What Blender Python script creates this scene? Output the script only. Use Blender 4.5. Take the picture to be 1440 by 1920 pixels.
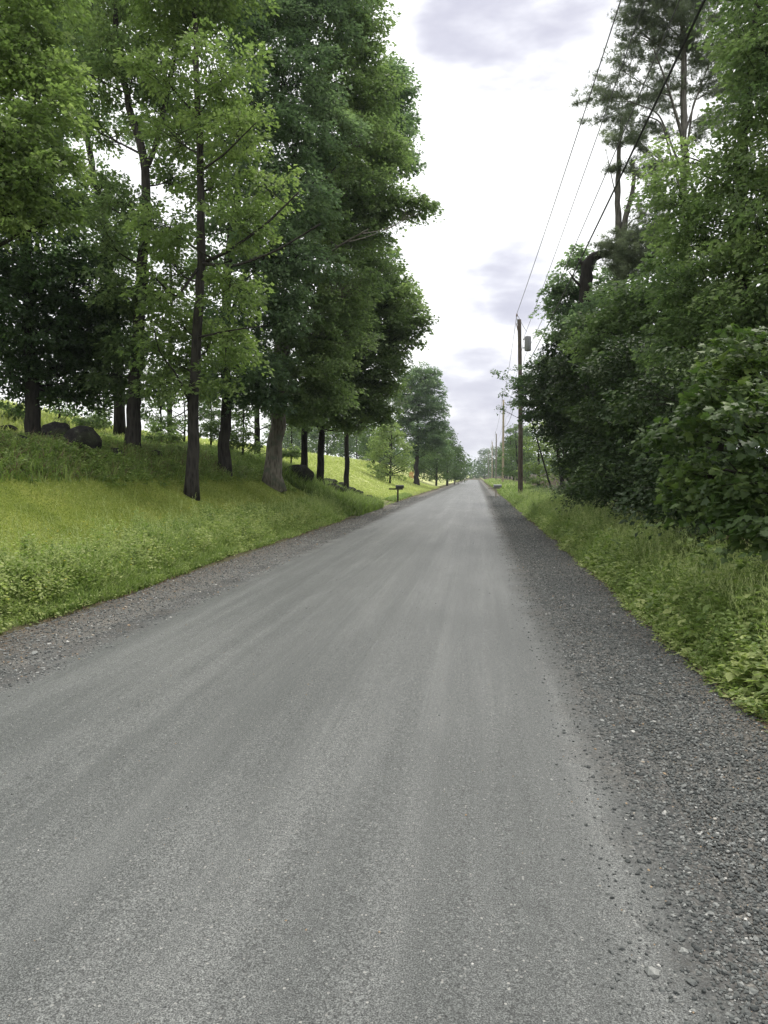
import bpy, math
import numpy as np
from mathutils import Vector, Euler
R = math.radians
sc = bpy.context.scene
for o in list(bpy.data.objects): bpy.data.objects.remove(o)

# ------------------------------------------------------------------ camera
F = 1440.0                      # focal length in pixels of the 1440 x 1920 photograph
VPX, VPY = 893.0, 893.0         # where the road vanishes
CAMZ = 1.6
cam_d = bpy.data.cameras.new('camera'); cam = bpy.data.objects.new('camera', cam_d)
sc.collection.objects.link(cam); sc.camera = cam
cam_d.sensor_fit = 'HORIZONTAL'; cam_d.sensor_width = 36; cam_d.lens = 36 * F / 1440
cam_d.clip_start = 0.05; cam_d.clip_end = 6000
YAW = math.atan((VPX - 720) / F); PITCH = -math.atan((960 - VPY) / F)
cam.location = (0, 0, CAMZ); cam.rotation_euler = Euler((R(90) + PITCH, 0, YAW), 'XYZ')
_M = cam.rotation_euler.to_matrix()
def at(px, py, Y):
    """world point seen at pixel (px, py) whose distance along the road is Y"""
    v = _M @ Vector(((px - 720) / F, (960 - py) / F, -1))
    t = Y / v.y
    return np.array([v.x * t, Y, CAMZ + v.z * t])

# ------------------------------------------------------------------ world and sun
SUN_EL, SUN_AZ = 60.0, 24.0     # azimuth from the road direction, positive = to the right
w = bpy.data.worlds.new('World'); sc.world = w; w.use_nodes = True
nt = w.node_tree; nt.nodes.clear(); N = nt.nodes.new; L = nt.links.new
out = N('ShaderNodeOutputWorld')
sky = N('ShaderNodeTexSky'); sky.sky_type = 'NISHITA'; sky.sun_disc = False
sky.sun_elevation = R(SUN_EL); sky.sun_rotation = R(SUN_AZ); sky.dust_density = 3
bg1 = N('ShaderNodeBackground'); bg1.inputs[1].default_value = 0.12; L(sky.outputs[0], bg1.inputs[0])
tc = N('ShaderNodeTexCoord')
def wmath(op, a, b=None, c=None, clamp=False):
    m = N('ShaderNodeMath'); m.operation = op; m.use_clamp = clamp
    for i, x in enumerate((a, b, c)):
        if x is None: continue
        if isinstance(x, (int, float)): m.inputs[i].default_value = x
        else: L(x, m.inputs[i])
    return m.outputs[0]
n1 = N('ShaderNodeTexNoise'); n1.inputs['Scale'].default_value = 4.5; n1.inputs['Detail'].default_value = 7; n1.inputs['Roughness'].default_value = .55
mp = N('ShaderNodeMapping'); mp.inputs['Scale'].default_value = (1, 1, 3.0); L(tc.outputs['Generated'], mp.inputs[0]); L(mp.outputs[0], n1.inputs['Vector'])
tot = None
def sdir(px, py):
    p = at(px, py, 100.0) - np.array([0, 0, CAMZ]); return p / np.linalg.norm(p)
# grey cloud banks: (pixel x, y, radius in degrees, weight)
for (px, py, rad, wt) in [(920, 25, 5.8, .95), (1040, 15, 5.5, .9), (980, 90, 4, .65), (975, 525, 3.6, .8), (915, 540, 2.6, .55), (860, 740, 4.2, .75), (905, 780, 4.4, .9),
                          (850, 820, 4, .9), (830, 700, 2.4, .45), (200, 120, 9, .3), (-900, 100, 25, .4), (2600, -300, 30, .5)]:
    d = sdir(px, py)
    vm = N('ShaderNodeVectorMath'); vm.operation = 'DOT_PRODUCT'; L(tc.outputs['Generated'], vm.inputs[0]); vm.inputs[1].default_value = tuple(d)
    mr = N('ShaderNodeMapRange'); mr.interpolation_type = 'SMOOTHSTEP'
    mr.inputs[1].default_value = math.cos(R(rad * 1.25)); mr.inputs[2].default_value = math.cos(R(rad * .2)); mr.inputs[4].default_value = wt
    L(vm.outputs['Value'], mr.inputs[0])
    tot = mr.outputs[0] if tot is None else wmath('MAXIMUM', tot, mr.outputs[0])
mask = wmath('ADD', tot, wmath('MULTIPLY', wmath('SUBTRACT', n1.outputs[0], .5), 2.6))
mr = N('ShaderNodeMapRange'); mr.interpolation_type = 'SMOOTHSTEP'; mr.inputs[1].default_value = .25; mr.inputs[2].default_value = 1.15
L(mask, mr.inputs[0])
mx = N('ShaderNodeMix'); mx.data_type = 'RGBA'; L(mr.outputs[0], mx.inputs[0])
mx.inputs[6].default_value = (1.05, 1.055, 1.055, 1); mx.inputs[7].default_value = (.46, .46, .54, 1)
bg2 = N('ShaderNodeBackground'); bg2.inputs[1].default_value = 1.0; L(mx.outputs[2], bg2.inputs[0])
ms = N('ShaderNodeMixShader'); ms.inputs[0].default_value = .93; L(bg1.outputs[0], ms.inputs[1]); L(bg2.outputs[0], ms.inputs[2]); L(ms.outputs[0], out.inputs[0])

sd = bpy.data.lights.new('sun', 'SUN'); sd.energy = 2.0; sd.angle = R(20); sd.color = (1, .95, .86)
sun = bpy.data.objects.new('sun', sd); sc.collection.objects.link(sun)
sv = Vector((math.sin(R(SUN_AZ)) * math.cos(R(SUN_EL)), math.cos(R(SUN_AZ)) * math.cos(R(SUN_EL)), math.sin(R(SUN_EL))))
sun.rotation_euler = sv.to_track_quat('Z', 'Y').to_euler()
sc.view_settings.view_transform = 'Standard'; sc.view_settings.look = 'None'
sc.view_settings.exposure = 0.56; sc.view_settings.gamma = 1
sc.render.engine = 'CYCLES'
cy = sc.cycles; cy.use_denoising = True; cy.max_bounces = 7; cy.diffuse_bounces = 4; cy.glossy_bounces = 2
cy.transmission_bounces = 5; cy.transparent_max_bounces = 4; cy.caustics_reflective = False; cy.caustics_refractive = False

# ------------------------------------------------------------------ helpers
def norm(v): return v / np.maximum(np.linalg.norm(v, axis=-1, keepdims=True), 1e-9)

class MB:
    """collects vertices, faces and a tint per vertex; build() links ONE mesh object"""
    def __init__(s): s.v = []; s.f = []; s.t = []; s.n = 0; s.sm = []
    def add(s, v, faces, tint=0.5, smooth=False):
        v = np.asarray(v, dtype=np.float64).reshape(-1, 3)
        s.v.append(v)
        for f in faces if isinstance(faces, list) and len(faces) and isinstance(faces[0], np.ndarray) and faces[0].ndim == 2 else [np.asarray(faces)]:
            s.f.append(f + s.n); s.sm.append(np.full(len(f), smooth))
        s.t.append(np.full(len(v), tint) if np.isscalar(tint) else np.asarray(tint)); s.n += len(v)
        return s
    def build(s, name, mat, parent=None):
        me = bpy.data.meshes.new(name)
        v = np.concatenate(s.v).astype(np.float32)
        loc = None
        if parent is not None:
            pl = np.array(parent.get('_w', (0, 0, 0))); v = v - pl.astype(np.float32)
        me.vertices.add(len(v)); me.vertices.foreach_set('co', v.ravel())
        tot = np.concatenate([np.full(len(f), f.shape[1]) for f in s.f])
        idx = np.concatenate([f.ravel() for f in s.f]).astype(np.int32)
        me.loops.add(len(idx)); me.loops.foreach_set('vertex_index', idx)
        me.polygons.add(len(tot)); st = np.zeros(len(tot), np.int32); st[1:] = np.cumsum(tot)[:-1]
        me.polygons.foreach_set('loop_start', st)
        me.polygons.foreach_set('use_smooth', np.concatenate(s.sm))
        a = me.attributes.new('tint', 'FLOAT', 'POINT'); a.data.foreach_set('value', np.concatenate(s.t).astype(np.float32))
        me.update(calc_edges=True)
        me.materials.append(mat)
        o = bpy.data.objects.new(name, me); sc.collection.objects.link(o)
        if parent is not None: o.parent = parent
        return o

def thing(name, label, cat, loc, group=None):
    o = bpy.data.objects.new(name, None); sc.collection.objects.link(o)
    o.location = tuple(loc); o.empty_display_size = .3
    o['_w'] = [float(c) for c in loc]; o['label'] = label; o['category'] = cat
    if group: o['group'] = group
    return o
def tag(o, label, cat, group=None):
    o['label'] = label; o['category'] = cat
    if group: o['group'] = group
    return o
def struct(o): o['kind'] = 'structure'; return o
def stuff(o, label, cat): o['kind'] = 'stuff'; o['label'] = label; o['category'] = cat; return o

def tube(mb, pts, rad, sides=8, tint=.5, rough=0, rng=None, cap=True):
    pts = np.asarray(pts, float); n = len(pts); rad = np.broadcast_to(np.asarray(rad, float), (n,))
    t = norm(np.gradient(pts, axis=0))
    ref = np.array([0, 0, 1.0]) if abs(t[0, 2]) < .9 else np.array([1.0, 0, 0])
    us = []; u = norm(np.cross(t[0], ref))
    for i in range(n):
        u = u - t[i] * np.dot(u, t[i]); u = norm(u); us.append(u)
    us = np.array(us); vs = np.cross(t, us)
    a = np.linspace(0, 2 * np.pi, sides, endpoint=False)
    rr = rad[:, None] * np.ones((1, sides))
    if rough: rr = rr * (1 + rough * rng.uniform(-1, 1, (n, sides)))
    v = pts[:, None, :] + rr[..., None] * (np.cos(a)[None, :, None] * us[:, None, :] + np.sin(a)[None, :, None] * vs[:, None, :])
    i = np.arange(n - 1)[:, None] * sides; j = np.arange(sides)[None, :]; k = (j + 1) % sides
    q = np.stack([i + j, i + k, i + sides + k, i + sides + j], -1).reshape(-1, 4)
    fs = [q]
    if cap:
        fs += [np.arange(sides)[::-1][None, :].copy(), (np.arange(sides) + (n - 1) * sides)[None, :]]
    mb.add(v.reshape(-1, 3), fs, tint, True)

def box(mb, c, s, rz=0, tint=.5, bevel=0, rx=0):
    c = np.array(c, float); s = np.array(s, float) / 2
    if bevel:
        b = bevel; o_ = []
        # chamfered box: three copies of corners
        v = []
        for sx in (-1, 1):
            for sy in (-1, 1):
                for sz in (-1, 1):
                    v += [(sx * s[0], sy * (s[1] - b), sz * (s[2] - b)), (sx * (s[0] - b), sy * s[1], sz * (s[2] - b)), (sx * (s[0] - b), sy * (s[1] - b), sz * s[2])]
        import bmesh
        bm = bmesh.new()
        for p in v: bm.verts.new(p)
        r_ = bmesh.ops.convex_hull(bm, input=bm.verts); bm.verts.index_update()
        vv = np.array([p.co[:] for p in bm.verts]); ff = np.array([[q.index for q in f.verts] for f in bm.faces]); bm.free()
    else:
        vv = np.array([(x, y, z) for x in (-1, 1) for y in (-1, 1) for z in (-1, 1)]) * s
        ff = np.array([[0, 1, 3, 2], [4, 6, 7, 5], [0, 4, 5, 1], [2, 3, 7, 6], [0, 2, 6, 4], [1, 5, 7, 3]])
    if rx:
        ca, sa = math.cos(rx), math.sin(rx); vv = vv @ np.array([[1, 0, 0], [0, ca, sa], [0, -sa, ca]])
    ca, sa = math.cos(rz), math.sin(rz)
    vv = vv @ np.array([[ca, sa, 0], [-sa, ca, 0], [0, 0, 1]]) + c
    mb.add(vv, ff, tint)

KITE = (np.array([(0, 0, 0), (.33, .42, .07), (0, 1, -.04), (-.33, .42, .07)]), np.array([[0, 1, 2], [0, 2, 3]]))
_o = [(0, 0), (.16, .1), (.5, .02), (.4, .28), (.62, .5), (.3, .55), (.22, .78), (0, 1.02)]
_o = _o + [(-x, y) for x, y in _o[-2:0:-1]]
MAPLE = (np.array([(0, .35, .0)] + [(x, y, -.16 * abs(x) - .12 * y * y) for x, y in _o]), np.array([[0, i + 1, (i + 1) % len(_o) + 1] for i in range(len(_o))]))
_o = [(0, 0), (.22, .1), (.36, .32), (.33, .58), (.17, .84), (0, 1.05)]
_o = _o + [(-x, y) for x, y in _o[-2:0:-1]]
OVAL = (np.array([(0, .35, -.06)] + [(x, y, .12 * abs(x) - .18 * y * y) for x, y in _o]), np.array([[0, i + 1, (i + 1) % len(_o) + 1] for i in range(len(_o))]))
def _tuft(n, wd, seed=3):
    r = np.random.default_rng(seed); v = []; f = []
    for i in range(n):
        a = 2 * np.pi * i / n + r.uniform(-.2, .2); e = r.uniform(.35, 1.1)
        d = np.array([math.cos(a) * math.sin(e), math.cos(e), math.sin(a) * math.sin(e)])
        s = norm(np.cross(d, [.3, .2, 1.0])) * wd
        k = len(v); v += [tuple(s), tuple(-s), tuple(d)]; f.append([k, k + 1, k + 2])
    return np.array(v, float), np.array(f)
TUFT = _tuft(9, .035)
BLADE = (np.array([(-1, 0, 0), (1, 0, 0), (-.8, .55, .08), (.8, .55, .08), (0, .95, .42)]), np.array([[0, 1, 3], [0, 3, 2], [2, 3, 4]]))

def scatter(mb, tpl, pos, d, nrm, size, tint, width=None):
    tv, tf = tpl; n = len(pos)
    if n == 0: return
    d = norm(d); side = norm(np.cross(d, nrm)); nn = np.cross(side, d)
    size = np.broadcast_to(size, (n,)); wd = size if width is None else np.broadcast_to(width, (n,))
    v = (pos[:, None, :] + (wd[:, None] * tv[None, :, 0])[..., None] * side[:, None, :] + (size[:, None] * tv[None, :, 1])[..., None] * d[:, None, :]
         + (size[:, None] * tv[None, :, 2])[..., None] * nn[:, None, :])
    f = tf[None] + (np.arange(n) * len(tv))[:, None, None]
    mb.add(v.reshape(-1, 3), f.reshape(-1, tf.shape[1]), np.repeat(np.broadcast_to(tint, (n,)), len(tv)))

def fbm(x, y, s, seed=0, oct=3):
    """smooth pseudo noise from rotated sines"""
    r = np.random.default_rng(seed); z = 0; a = 1
    for o_ in range(oct):
        for k in range(4):
            th = r.uniform(0, 2 * np.pi); ph = r.uniform(0, 6.28, 2); fr = s * r.uniform(.7, 1.4)
            z = z + a * np.sin((x * math.cos(th) + y * math.sin(th)) * fr + ph[0] + 1.3 * np.sin((x * math.sin(th) - y * math.cos(th)) * fr * .7 + ph[1]))
        a *= .5; s *= 2.1
    return z / 5.5

# ------------------------------------------------------------------ terrain height
ROAD_L, ROAD_R = -3.62, 0.92
NEAR = ([-1e5, -400, -60, -30, -20, -14, -12, -10, -9, -8, -7.2, -6.6, -6, -5.4, -4.9, -4.6, 0], [10, 10, 9, 6.5, 4.55, 3.15, 2.8, 2.5, 2.15, 1.66, 1.16, .84, .56, .3, .1, .0, 0])
FAR = ([-1e5, -400, -60, -30, -20, -14, -11, -8.5, -7, -6, -5, -4.6, 0], [9, 9, 7, 5.1, 4.1, 3.35, 2.15, 1.05, .52, .27, .06, .0, 0])
RIGHT = ([0, 1.9, 2.2, 2.7, 3.4, 5, 8, 15, 60, 400, 1e5], [0, 0, .08, .22, .36, .6, .9, 1.5, 4, 10, 10])
def sst(x, a, b): t = np.clip((x - a) / (b - a), 0, 1); return t * t * (3 - 2 * t)
def G(x, y):
    x = np.asarray(x, float); y = np.asarray(y, float)
    ne = np.interp(x, *NEAR); fa = np.interp(x, *FAR); k = sst(y, 37, 44)
    z = ne * (1 - k) + fa * k
    drive = sst(y, 34.2, 37.6) * (1 - sst(y, 41.5, 47))
    z = z - drive * np.clip(z - np.interp(-x, [4.6, 9, 14, 30], [0, .55, 2.6, 5]), 0, 9) * .95
    z = np.where(x > 0, np.interp(x, *RIGHT), z)
    z = z - .38 * sst(-x, 8.8, 11.5) * (1 - sst(y, 21, 28)) * (1 - sst(-x, 13, 18))
    amp = np.clip((np.maximum(-x - 5.0, x - 2.3)) / 3, 0, 1)
    z = z + amp * (.07 * fbm(x, y, .9, 1) + .12 * fbm(x, y, .22, 2, 2))
    z = z + np.clip((y - 300) / 2500, 0, 1) * 6
    return z
def hit(px, py):
    Y = 8.0
    while Y < 120:
        p = at(px, py, Y)
        if p[2] < g1(p[0], Y): break
        Y += .1
    return p
def g1(x, y): return float(G(np.array([x]), np.array([y]))[0])
def edgeL(y): return -4.72 - .004 * np.clip(y, 0, 60) + .10 * fbm(y, 0 * y, .9, 11) + .05 * fbm(y, 0 * y, 4, 12)
def edgeR(y): return 1.92 + .003 * np.clip(y, 0, 60) + .09 * fbm(y, 0 * y, 1.1, 13) + .05 * fbm(y, 0 * y, 4.5, 14)

def grid(xs, ys, zf):
    X, Y = np.meshgrid(xs, ys); Z = zf(X, Y)
    nx, ny = len(xs), len(ys)
    i = (np.arange(ny - 1)[:, None] * nx + np.arange(nx - 1)[None, :]).reshape(-1)
    return np.stack([X, Y, Z], -1).reshape(-1, 3), np.stack([i, i + 1, i + nx + 1, i + nx], -1)

# ------------------------------------------------------------------ materials
def mat(name):
    m = bpy.data.materials.new(name); m.use_nodes = True; t = m.node_tree
    b = t.nodes['Principled BSDF']; return m, t, b
class NT:
    def __init__(s, t): s.t = t
    def n(s, ty, **k):
        x = s.t.nodes.new(ty)
        for a, b in k.items(): setattr(x, a, b)
        return x
    def l(s, a, b): s.t.links.new(a, b)
    def noise(s, scale, detail=4, rough=.55, vec=None, stretch=None, kind='Object', dist=0):
        x = s.n('ShaderNodeTexNoise'); x.inputs['Scale'].default_value = scale; x.inputs['Detail'].default_value = detail; x.inputs['Roughness'].default_value = rough
        x.inputs['Distortion'].default_value = dist
        if vec is None:
            vec = s.n('ShaderNodeTexCoord').outputs[kind]
        if stretch:
            m = s.n('ShaderNodeMapping'); m.inputs['Scale'].default_value = stretch; s.l(vec, m.inputs[0]); vec = m.outputs[0]
        s.l(vec, x.inputs['Vector']); return x.outputs[0]
    def voro(s, scale, out='Distance', stretch=None, feature='F1'):
        x = s.n('ShaderNodeTexVoronoi', feature=feature); x.inputs['Scale'].default_value = scale
        vec = s.n('ShaderNodeTexCoord').outputs['Object']
        if stretch:
            m = s.n('ShaderNodeMapping'); m.inputs['Scale'].default_value = stretch; s.l(vec, m.inputs[0]); vec = m.outputs[0]
        s.l(vec, x.inputs['Vector']); return x.outputs[out]
    def attr(s, name='tint'):
        x = s.n('ShaderNodeAttribute'); x.attribute_name = name; return x.outputs['Fac']
    def ramp(s, fac, stops, interp='LINEAR'):
        x = s.n('ShaderNodeValToRGB'); x.color_ramp.interpolation = interp; e = x.color_ramp.elements
        while len(e) < len(stops): e.new(.5)
        for q, (p, c) in zip(e, stops): q.position = p; q.color = tuple(c) + (1,) if len(c) == 3 else c
        s.l(fac, x.inputs[0]); return x.outputs[0]
    def mix(s, fac, a, b, mode='MIX'):
        x = s.n('ShaderNodeMix', data_type='RGBA', blend_type=mode)
        for sock, v in ((x.inputs[0], fac), (x.inputs[6], a), (x.inputs[7], b)):
            if isinstance(v, (int, float)): sock.default_value = v
            elif isinstance(v, tuple): sock.default_value = v + (1,) if len(v) == 3 else v
            else: s.l(v, sock)
        return x.outputs[2]
    def math(s, op, a, b=0, clamp=False):
        x = s.n('ShaderNodeMath', operation=op); x.use_clamp = clamp
        for sock, v in zip(x.inputs, (a, b)):
            if isinstance(v, (int, float)): sock.default_value = v
            else: s.l(v, sock)
        return x.outputs[0]
    def bump(s, h, strength, dist, b, prev=None):
        x = s.n('ShaderNodeBump'); x.inputs['Strength'].default_value = strength; x.inputs['Distance'].default_value = dist
        s.l(h, x.inputs['Height'])
        if prev: s.l(prev, x.inputs['Normal'])
        s.l(x.outputs[0], b.inputs['Normal']); return x.outputs[0]

def leaf_mat(name, dark, mid, light, trans=.38, tcol=None, rough=.5, spec=.35):
    m, t, b = mat(name); q = NT(t)
    col = q.ramp(q.attr(), [(0, dark), (.5, mid), (1, light)])
    q.l(col, b.inputs['Base Color']); b.inputs['Roughness'].default_value = rough; b.inputs['Specular IOR Level'].default_value = spec
    tr = q.n('ShaderNodeBsdfTranslucent')
    tc_ = q.mix(1.0, col, tcol or (1.25, 1.42, .95), 'MULTIPLY'); q.l(tc_, tr.inputs[0])
    ms_ = q.n('ShaderNodeMixShader'); ms_.inputs[0].default_value = trans
    q.l(b.outputs[0], ms_.inputs[1]); q.l(tr.outputs[0], ms_.inputs[2]); q.l(ms_.outputs[0], t.nodes['Material Output'].inputs[0])
    return m
LM = dict(
    maple=leaf_mat('maple leaf', (.082, .125, .058), (.165, .225, .098), (.28, .35, .15), .54),
    yellow=leaf_mat('young maple leaf', (.095, .14, .055), (.18, .245, .085), (.3, .37, .145), .54),
    cool=leaf_mat('veiled cool leaf', (.088, .14, .082), (.172, .24, .138), (.27, .345, .195), .53),  # pale cool tone: lens veil over the crowns put into the leaf colour
    dark=leaf_mat('deep green leaf', (.03, .056, .024), (.058, .1, .04), (.11, .17, .065), .42),  # deeper green than the maple leaf colours
    gloss=leaf_mat('glossy shrub leaf', (.022, .04, .016), (.04, .068, .024), (.11, .155, .055), .27, rough=.5, spec=.3),
    big=leaf_mat('broad shrub leaf', (.03, .055, .018), (.065, .108, .03), (.16, .22, .06), .36, rough=.5),
    needle=leaf_mat('pine needle', (.1, .125, .09), (.17, .2, .14), (.25, .28, .19), .42, rough=.6),
    far=leaf_mat('distant leaf', (.045, .08, .032), (.085, .135, .05), (.15, .21, .08), .42, rough=.7, spec=.2),
    spring=leaf_mat('pale young leaf', (.12, .17, .06), (.21, .27, .1), (.33, .38, .17), .48),
    grass=leaf_mat('grass blade', (.085, .14, .035), (.19, .26, .07), (.42, .46, .22), .42, rough=.6),
    mown=leaf_mat('mown grass', (.16, .2, .045), (.255, .3, .075), (.45, .48, .2), .36, rough=.65),
    weed=leaf_mat('weed leaf', (.085, .14, .038), (.2, .27, .075), (.42, .46, .19), .42, rough=.55),
)
def simple(name, col, rough=.6, metal=0, var=.25, scale=20):
    m, t, b = mat(name); q = NT(t); n_ = q.noise(scale, 5)
    c2 = tuple(c * (1 - var) for c in col); c3 = tuple(min(1, c * (1 + var)) for c in col)
    q.l(q.ramp(n_, [(.3, c2), (.7, c3)]), b.inputs['Base Color']); b.inputs['Roughness'].default_value = rough; b.inputs['Metallic'].default_value = metal
    q.bump(n_, .3, .005, b)
    return m
def bark_mat(name, a, c, lich=None):
    m, t, b = mat(name); q = NT(t)
    v = q.voro(16, 'Distance', (1, 1, .18)); n_ = q.noise(9, 6, .65, stretch=(1, 1, .35))
    h = q.math('ADD', q.math('MULTIPLY', v, .8), q.math('MULTIPLY', n_, .8))
    col = q.ramp(h, [(.35, a), (.95, c)])
    if lich:
        k = q.ramp(q.noise(3.2, 5, .6), [(.52, (0, 0, 0)), (.66, (1, 1, 1))]); col = q.mix(k, col, lich)
    q.l(col, b.inputs['Base Color']); b.inputs['Roughness'].default_value = .9; b.inputs['Specular IOR Level'].default_value = .15
    q.bump(h, .9, .03, b); return m
BARK = bark_mat('maple bark', (.012, .011, .01), (.045, .041, .036))
BARKP = bark_mat('weathered pale bark', (.05, .042, .034), (.2, .18, .15), (.12, .13, .1))
BARKD = bark_mat('dark bark', (.009, .008, .007), (.032, .029, .025))
BARKG = bark_mat('grey pine bark', (.045, .04, .036), (.15, .14, .125))

def ground_mat():
    m, t, b = mat('grass turf ground'); q = NT(t)
    base = q.ramp(q.noise(1.1, 6, .6), [(.3, (.12, .165, .032)), (.5, (.19, .23, .045)), (.72, (.26, .28, .07))])
    fine = q.ramp(q.noise(55, 4, .7), [(.25, (.55, .6, .5)), (.75, (1.35, 1.3, 1.3))])
    c = q.mix(1, base, fine, 'MULTIPLY')
    # forest soil on the wooded side and along the stony bank, from the position across the road
    sep = q.n('ShaderNodeSeparateXYZ'); q.l(q.n('ShaderNodeTexCoord').outputs['Object'], sep.inputs[0])
    soil = q.ramp(q.noise(3.5, 6, .65), [(.3, (.035, .027, .016)), (.7, (.085, .065, .04))])
    mr_ = q.n('ShaderNodeMapRange'); mr_.inputs[1].default_value = 2.7; mr_.inputs[2].default_value = 3.6; q.l(q.math('ADD', sep.outputs[0], q.math('MULTIPLY', q.noise(2, 3), .6)), mr_.inputs[0])
    c = q.mix(mr_.outputs[0], c, soil)
    # bright mown hill beyond the driveway
    mr2 = q.n('ShaderNodeMapRange'); mr2.inputs[1].default_value = 40; mr2.inputs[2].default_value = 46; q.l(sep.outputs[1], mr2.inputs[0])
    far = q.ramp(q.noise(.22, 6, .6, stretch=(1, .5, 1)), [(.3, (.34, .4, .13)), (.5, (.45, .48, .2)), (.7, (.54, .54, .29))])
    k = q.math('MULTIPLY', mr2.outputs[0], q.math('SUBTRACT', 1, mr_.outputs[0]))
    c = q.mix(k, c, far)
    mr3 = q.n('ShaderNodeMapRange'); mr3.inputs[1].default_value = -12; mr3.inputs[2].default_value = -16; q.l(sep.outputs[0], mr3.inputs[0])
    c = q.mix(mr3.outputs[0], c, far)
    d1 = q.n('ShaderNodeMapRange'); d1.inputs[1].default_value = -5.5; d1.inputs[2].default_value = -5.0; q.l(q.math('ADD', sep.outputs[0], q.math('MULTIPLY', q.noise(3, 5), .3)), d1.inputs[0])
    d2 = q.n('ShaderNodeMapRange'); d2.inputs[1].default_value = 3.0; d2.inputs[2].default_value = 2.4; q.l(sep.outputs[0], d2.inputs[0])
    c = q.mix(q.math('MULTIPLY', d1.outputs[0], d2.outputs[0]), c, q.ramp(q.noise(30, 5, .7), [(.35, (.06, .055, .035)), (.65, (.13, .12, .07))]))
    q.l(c, b.inputs['Base Color']); b.inputs['Roughness'].default_value = .95; b.inputs['Specular IOR Level'].default_value = .1
    q.bump(q.noise(40, 5, .7), .8, .03, b); return m

def loose(q):
    v = q.voro(95, 'Color'); s2 = q.n('ShaderNodeSeparateXYZ'); q.l(v, s2.inputs[0]); vd = q.voro(95, 'Distance')
    st = q.ramp(s2.outputs[0], [(0, (.06, .063, .063)), (.5, (.135, .139, .137)), (.85, (.23, .234, .226)), (1, (.42, .41, .37))])
    dirt = q.ramp(q.noise(2.2, 6, .65), [(.4, (.115, .119, .116)), (.68, (.15, .138, .12))])
    c = q.mix(q.math('MULTIPLY', vd, 1.1, True), st, dirt)
    c = q.mix(1, c, q.ramp(q.noise(1.3, 4), [(.3, (.8, .8, .8)), (.7, (1.25, 1.22, 1.2))]), 'MULTIPLY')
    return c, vd
def road_mat():
    m, t, b = mat('packed gravel road'); q = NT(t)
    tr = q.noise(3.0, 6, .6, stretch=(1, .022, 1), dist=.22)         # wheel tracks run along the road
    tr2 = q.noise(11, 5, .65, stretch=(1, .05, 1), dist=.25)
    blot = q.noise(.9, 6, .62, stretch=(1, .3, 1))
    f = q.math('ADD', q.math('MULTIPLY', tr, .46), q.math('ADD', q.math('MULTIPLY', tr2, .16), q.math('MULTIPLY', blot, .38)))
    base = q.ramp(f, [(.34, (.061, .066, .065)), (.5, (.088, .093, .092)), (.66, (.138, .143, .141))])
    gr = q.ramp(q.noise(190, 3, .75), [(.37, (.2, .2, .2)), (.5, (.95, .95, .95)), (.62, (2.2, 2.19, 2.15))])
    gr2 = q.ramp(q.noise(60, 4, .7), [(.3, (.6, .6, .61)), (.7, (1.38, 1.38, 1.36))])
    c = q.mix(1, q.mix(1, base, gr, 'MULTIPLY'), gr2, 'MULTIPLY')
    vc = q.voro(75, 'Color'); s2 = q.n('ShaderNodeSeparateXYZ'); q.l(vc, s2.inputs[0])
    vd = q.voro(75, 'Distance')
    pe = q.math('MULTIPLY', q.math('GREATER_THAN', s2.outputs[0], .9), q.math('LESS_THAN', vd, .36))
    c = q.mix(q.math('MULTIPLY', pe, .6), c, q.ramp(s2.outputs[1], [(0, (.09, .09, .09)), (.55, (.2, .2, .19)), (1, (.42, .41, .38))]))
    sx = q.n('ShaderNodeSeparateXYZ'); q.l(q.n('ShaderNodeTexCoord').outputs['Object'], sx.inputs[0])
    xn = q.math('ADD', sx.outputs[0], q.math('ADD', q.math('MULTIPLY', q.math('SUBTRACT', q.noise(1.3, 6, .7), .5), .8), q.math('MULTIPLY', q.math('SUBTRACT', q.noise(45, 3, .7), .5), .5)))
    ea = q.n('ShaderNodeMapRange'); ea.inputs[1].default_value = .5; ea.inputs[2].default_value = .84; q.l(xn, ea.inputs[0])
    eb = q.n('ShaderNodeMapRange'); eb.inputs[1].default_value = -3.3; eb.inputs[2].default_value = -3.6; q.l(xn, eb.inputs[0])
    ef = q.math('ADD', ea.outputs[0], eb.outputs[0], True)
    c = q.mix(ef, c, q.mix(1, loose(q)[0], (.66, .66, .67), 'MULTIPLY'))
    q.l(q.math('ADD', .56, q.math('MULTIPLY', ef, .4)), b.inputs['Roughness']); q.l(q.math('SUBTRACT', .42, q.math('MULTIPLY', ef, .3)), b.inputs['Specular IOR Level'])
    q.l(c, b.inputs['Base Color']); pass
    p = q.bump(q.noise(120, 5, .75), .55, .006, b)
    q.bump(q.math('ADD', tr, q.math('MULTIPLY', blot, .5)), .35, .05, b, p)
    return m

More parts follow.
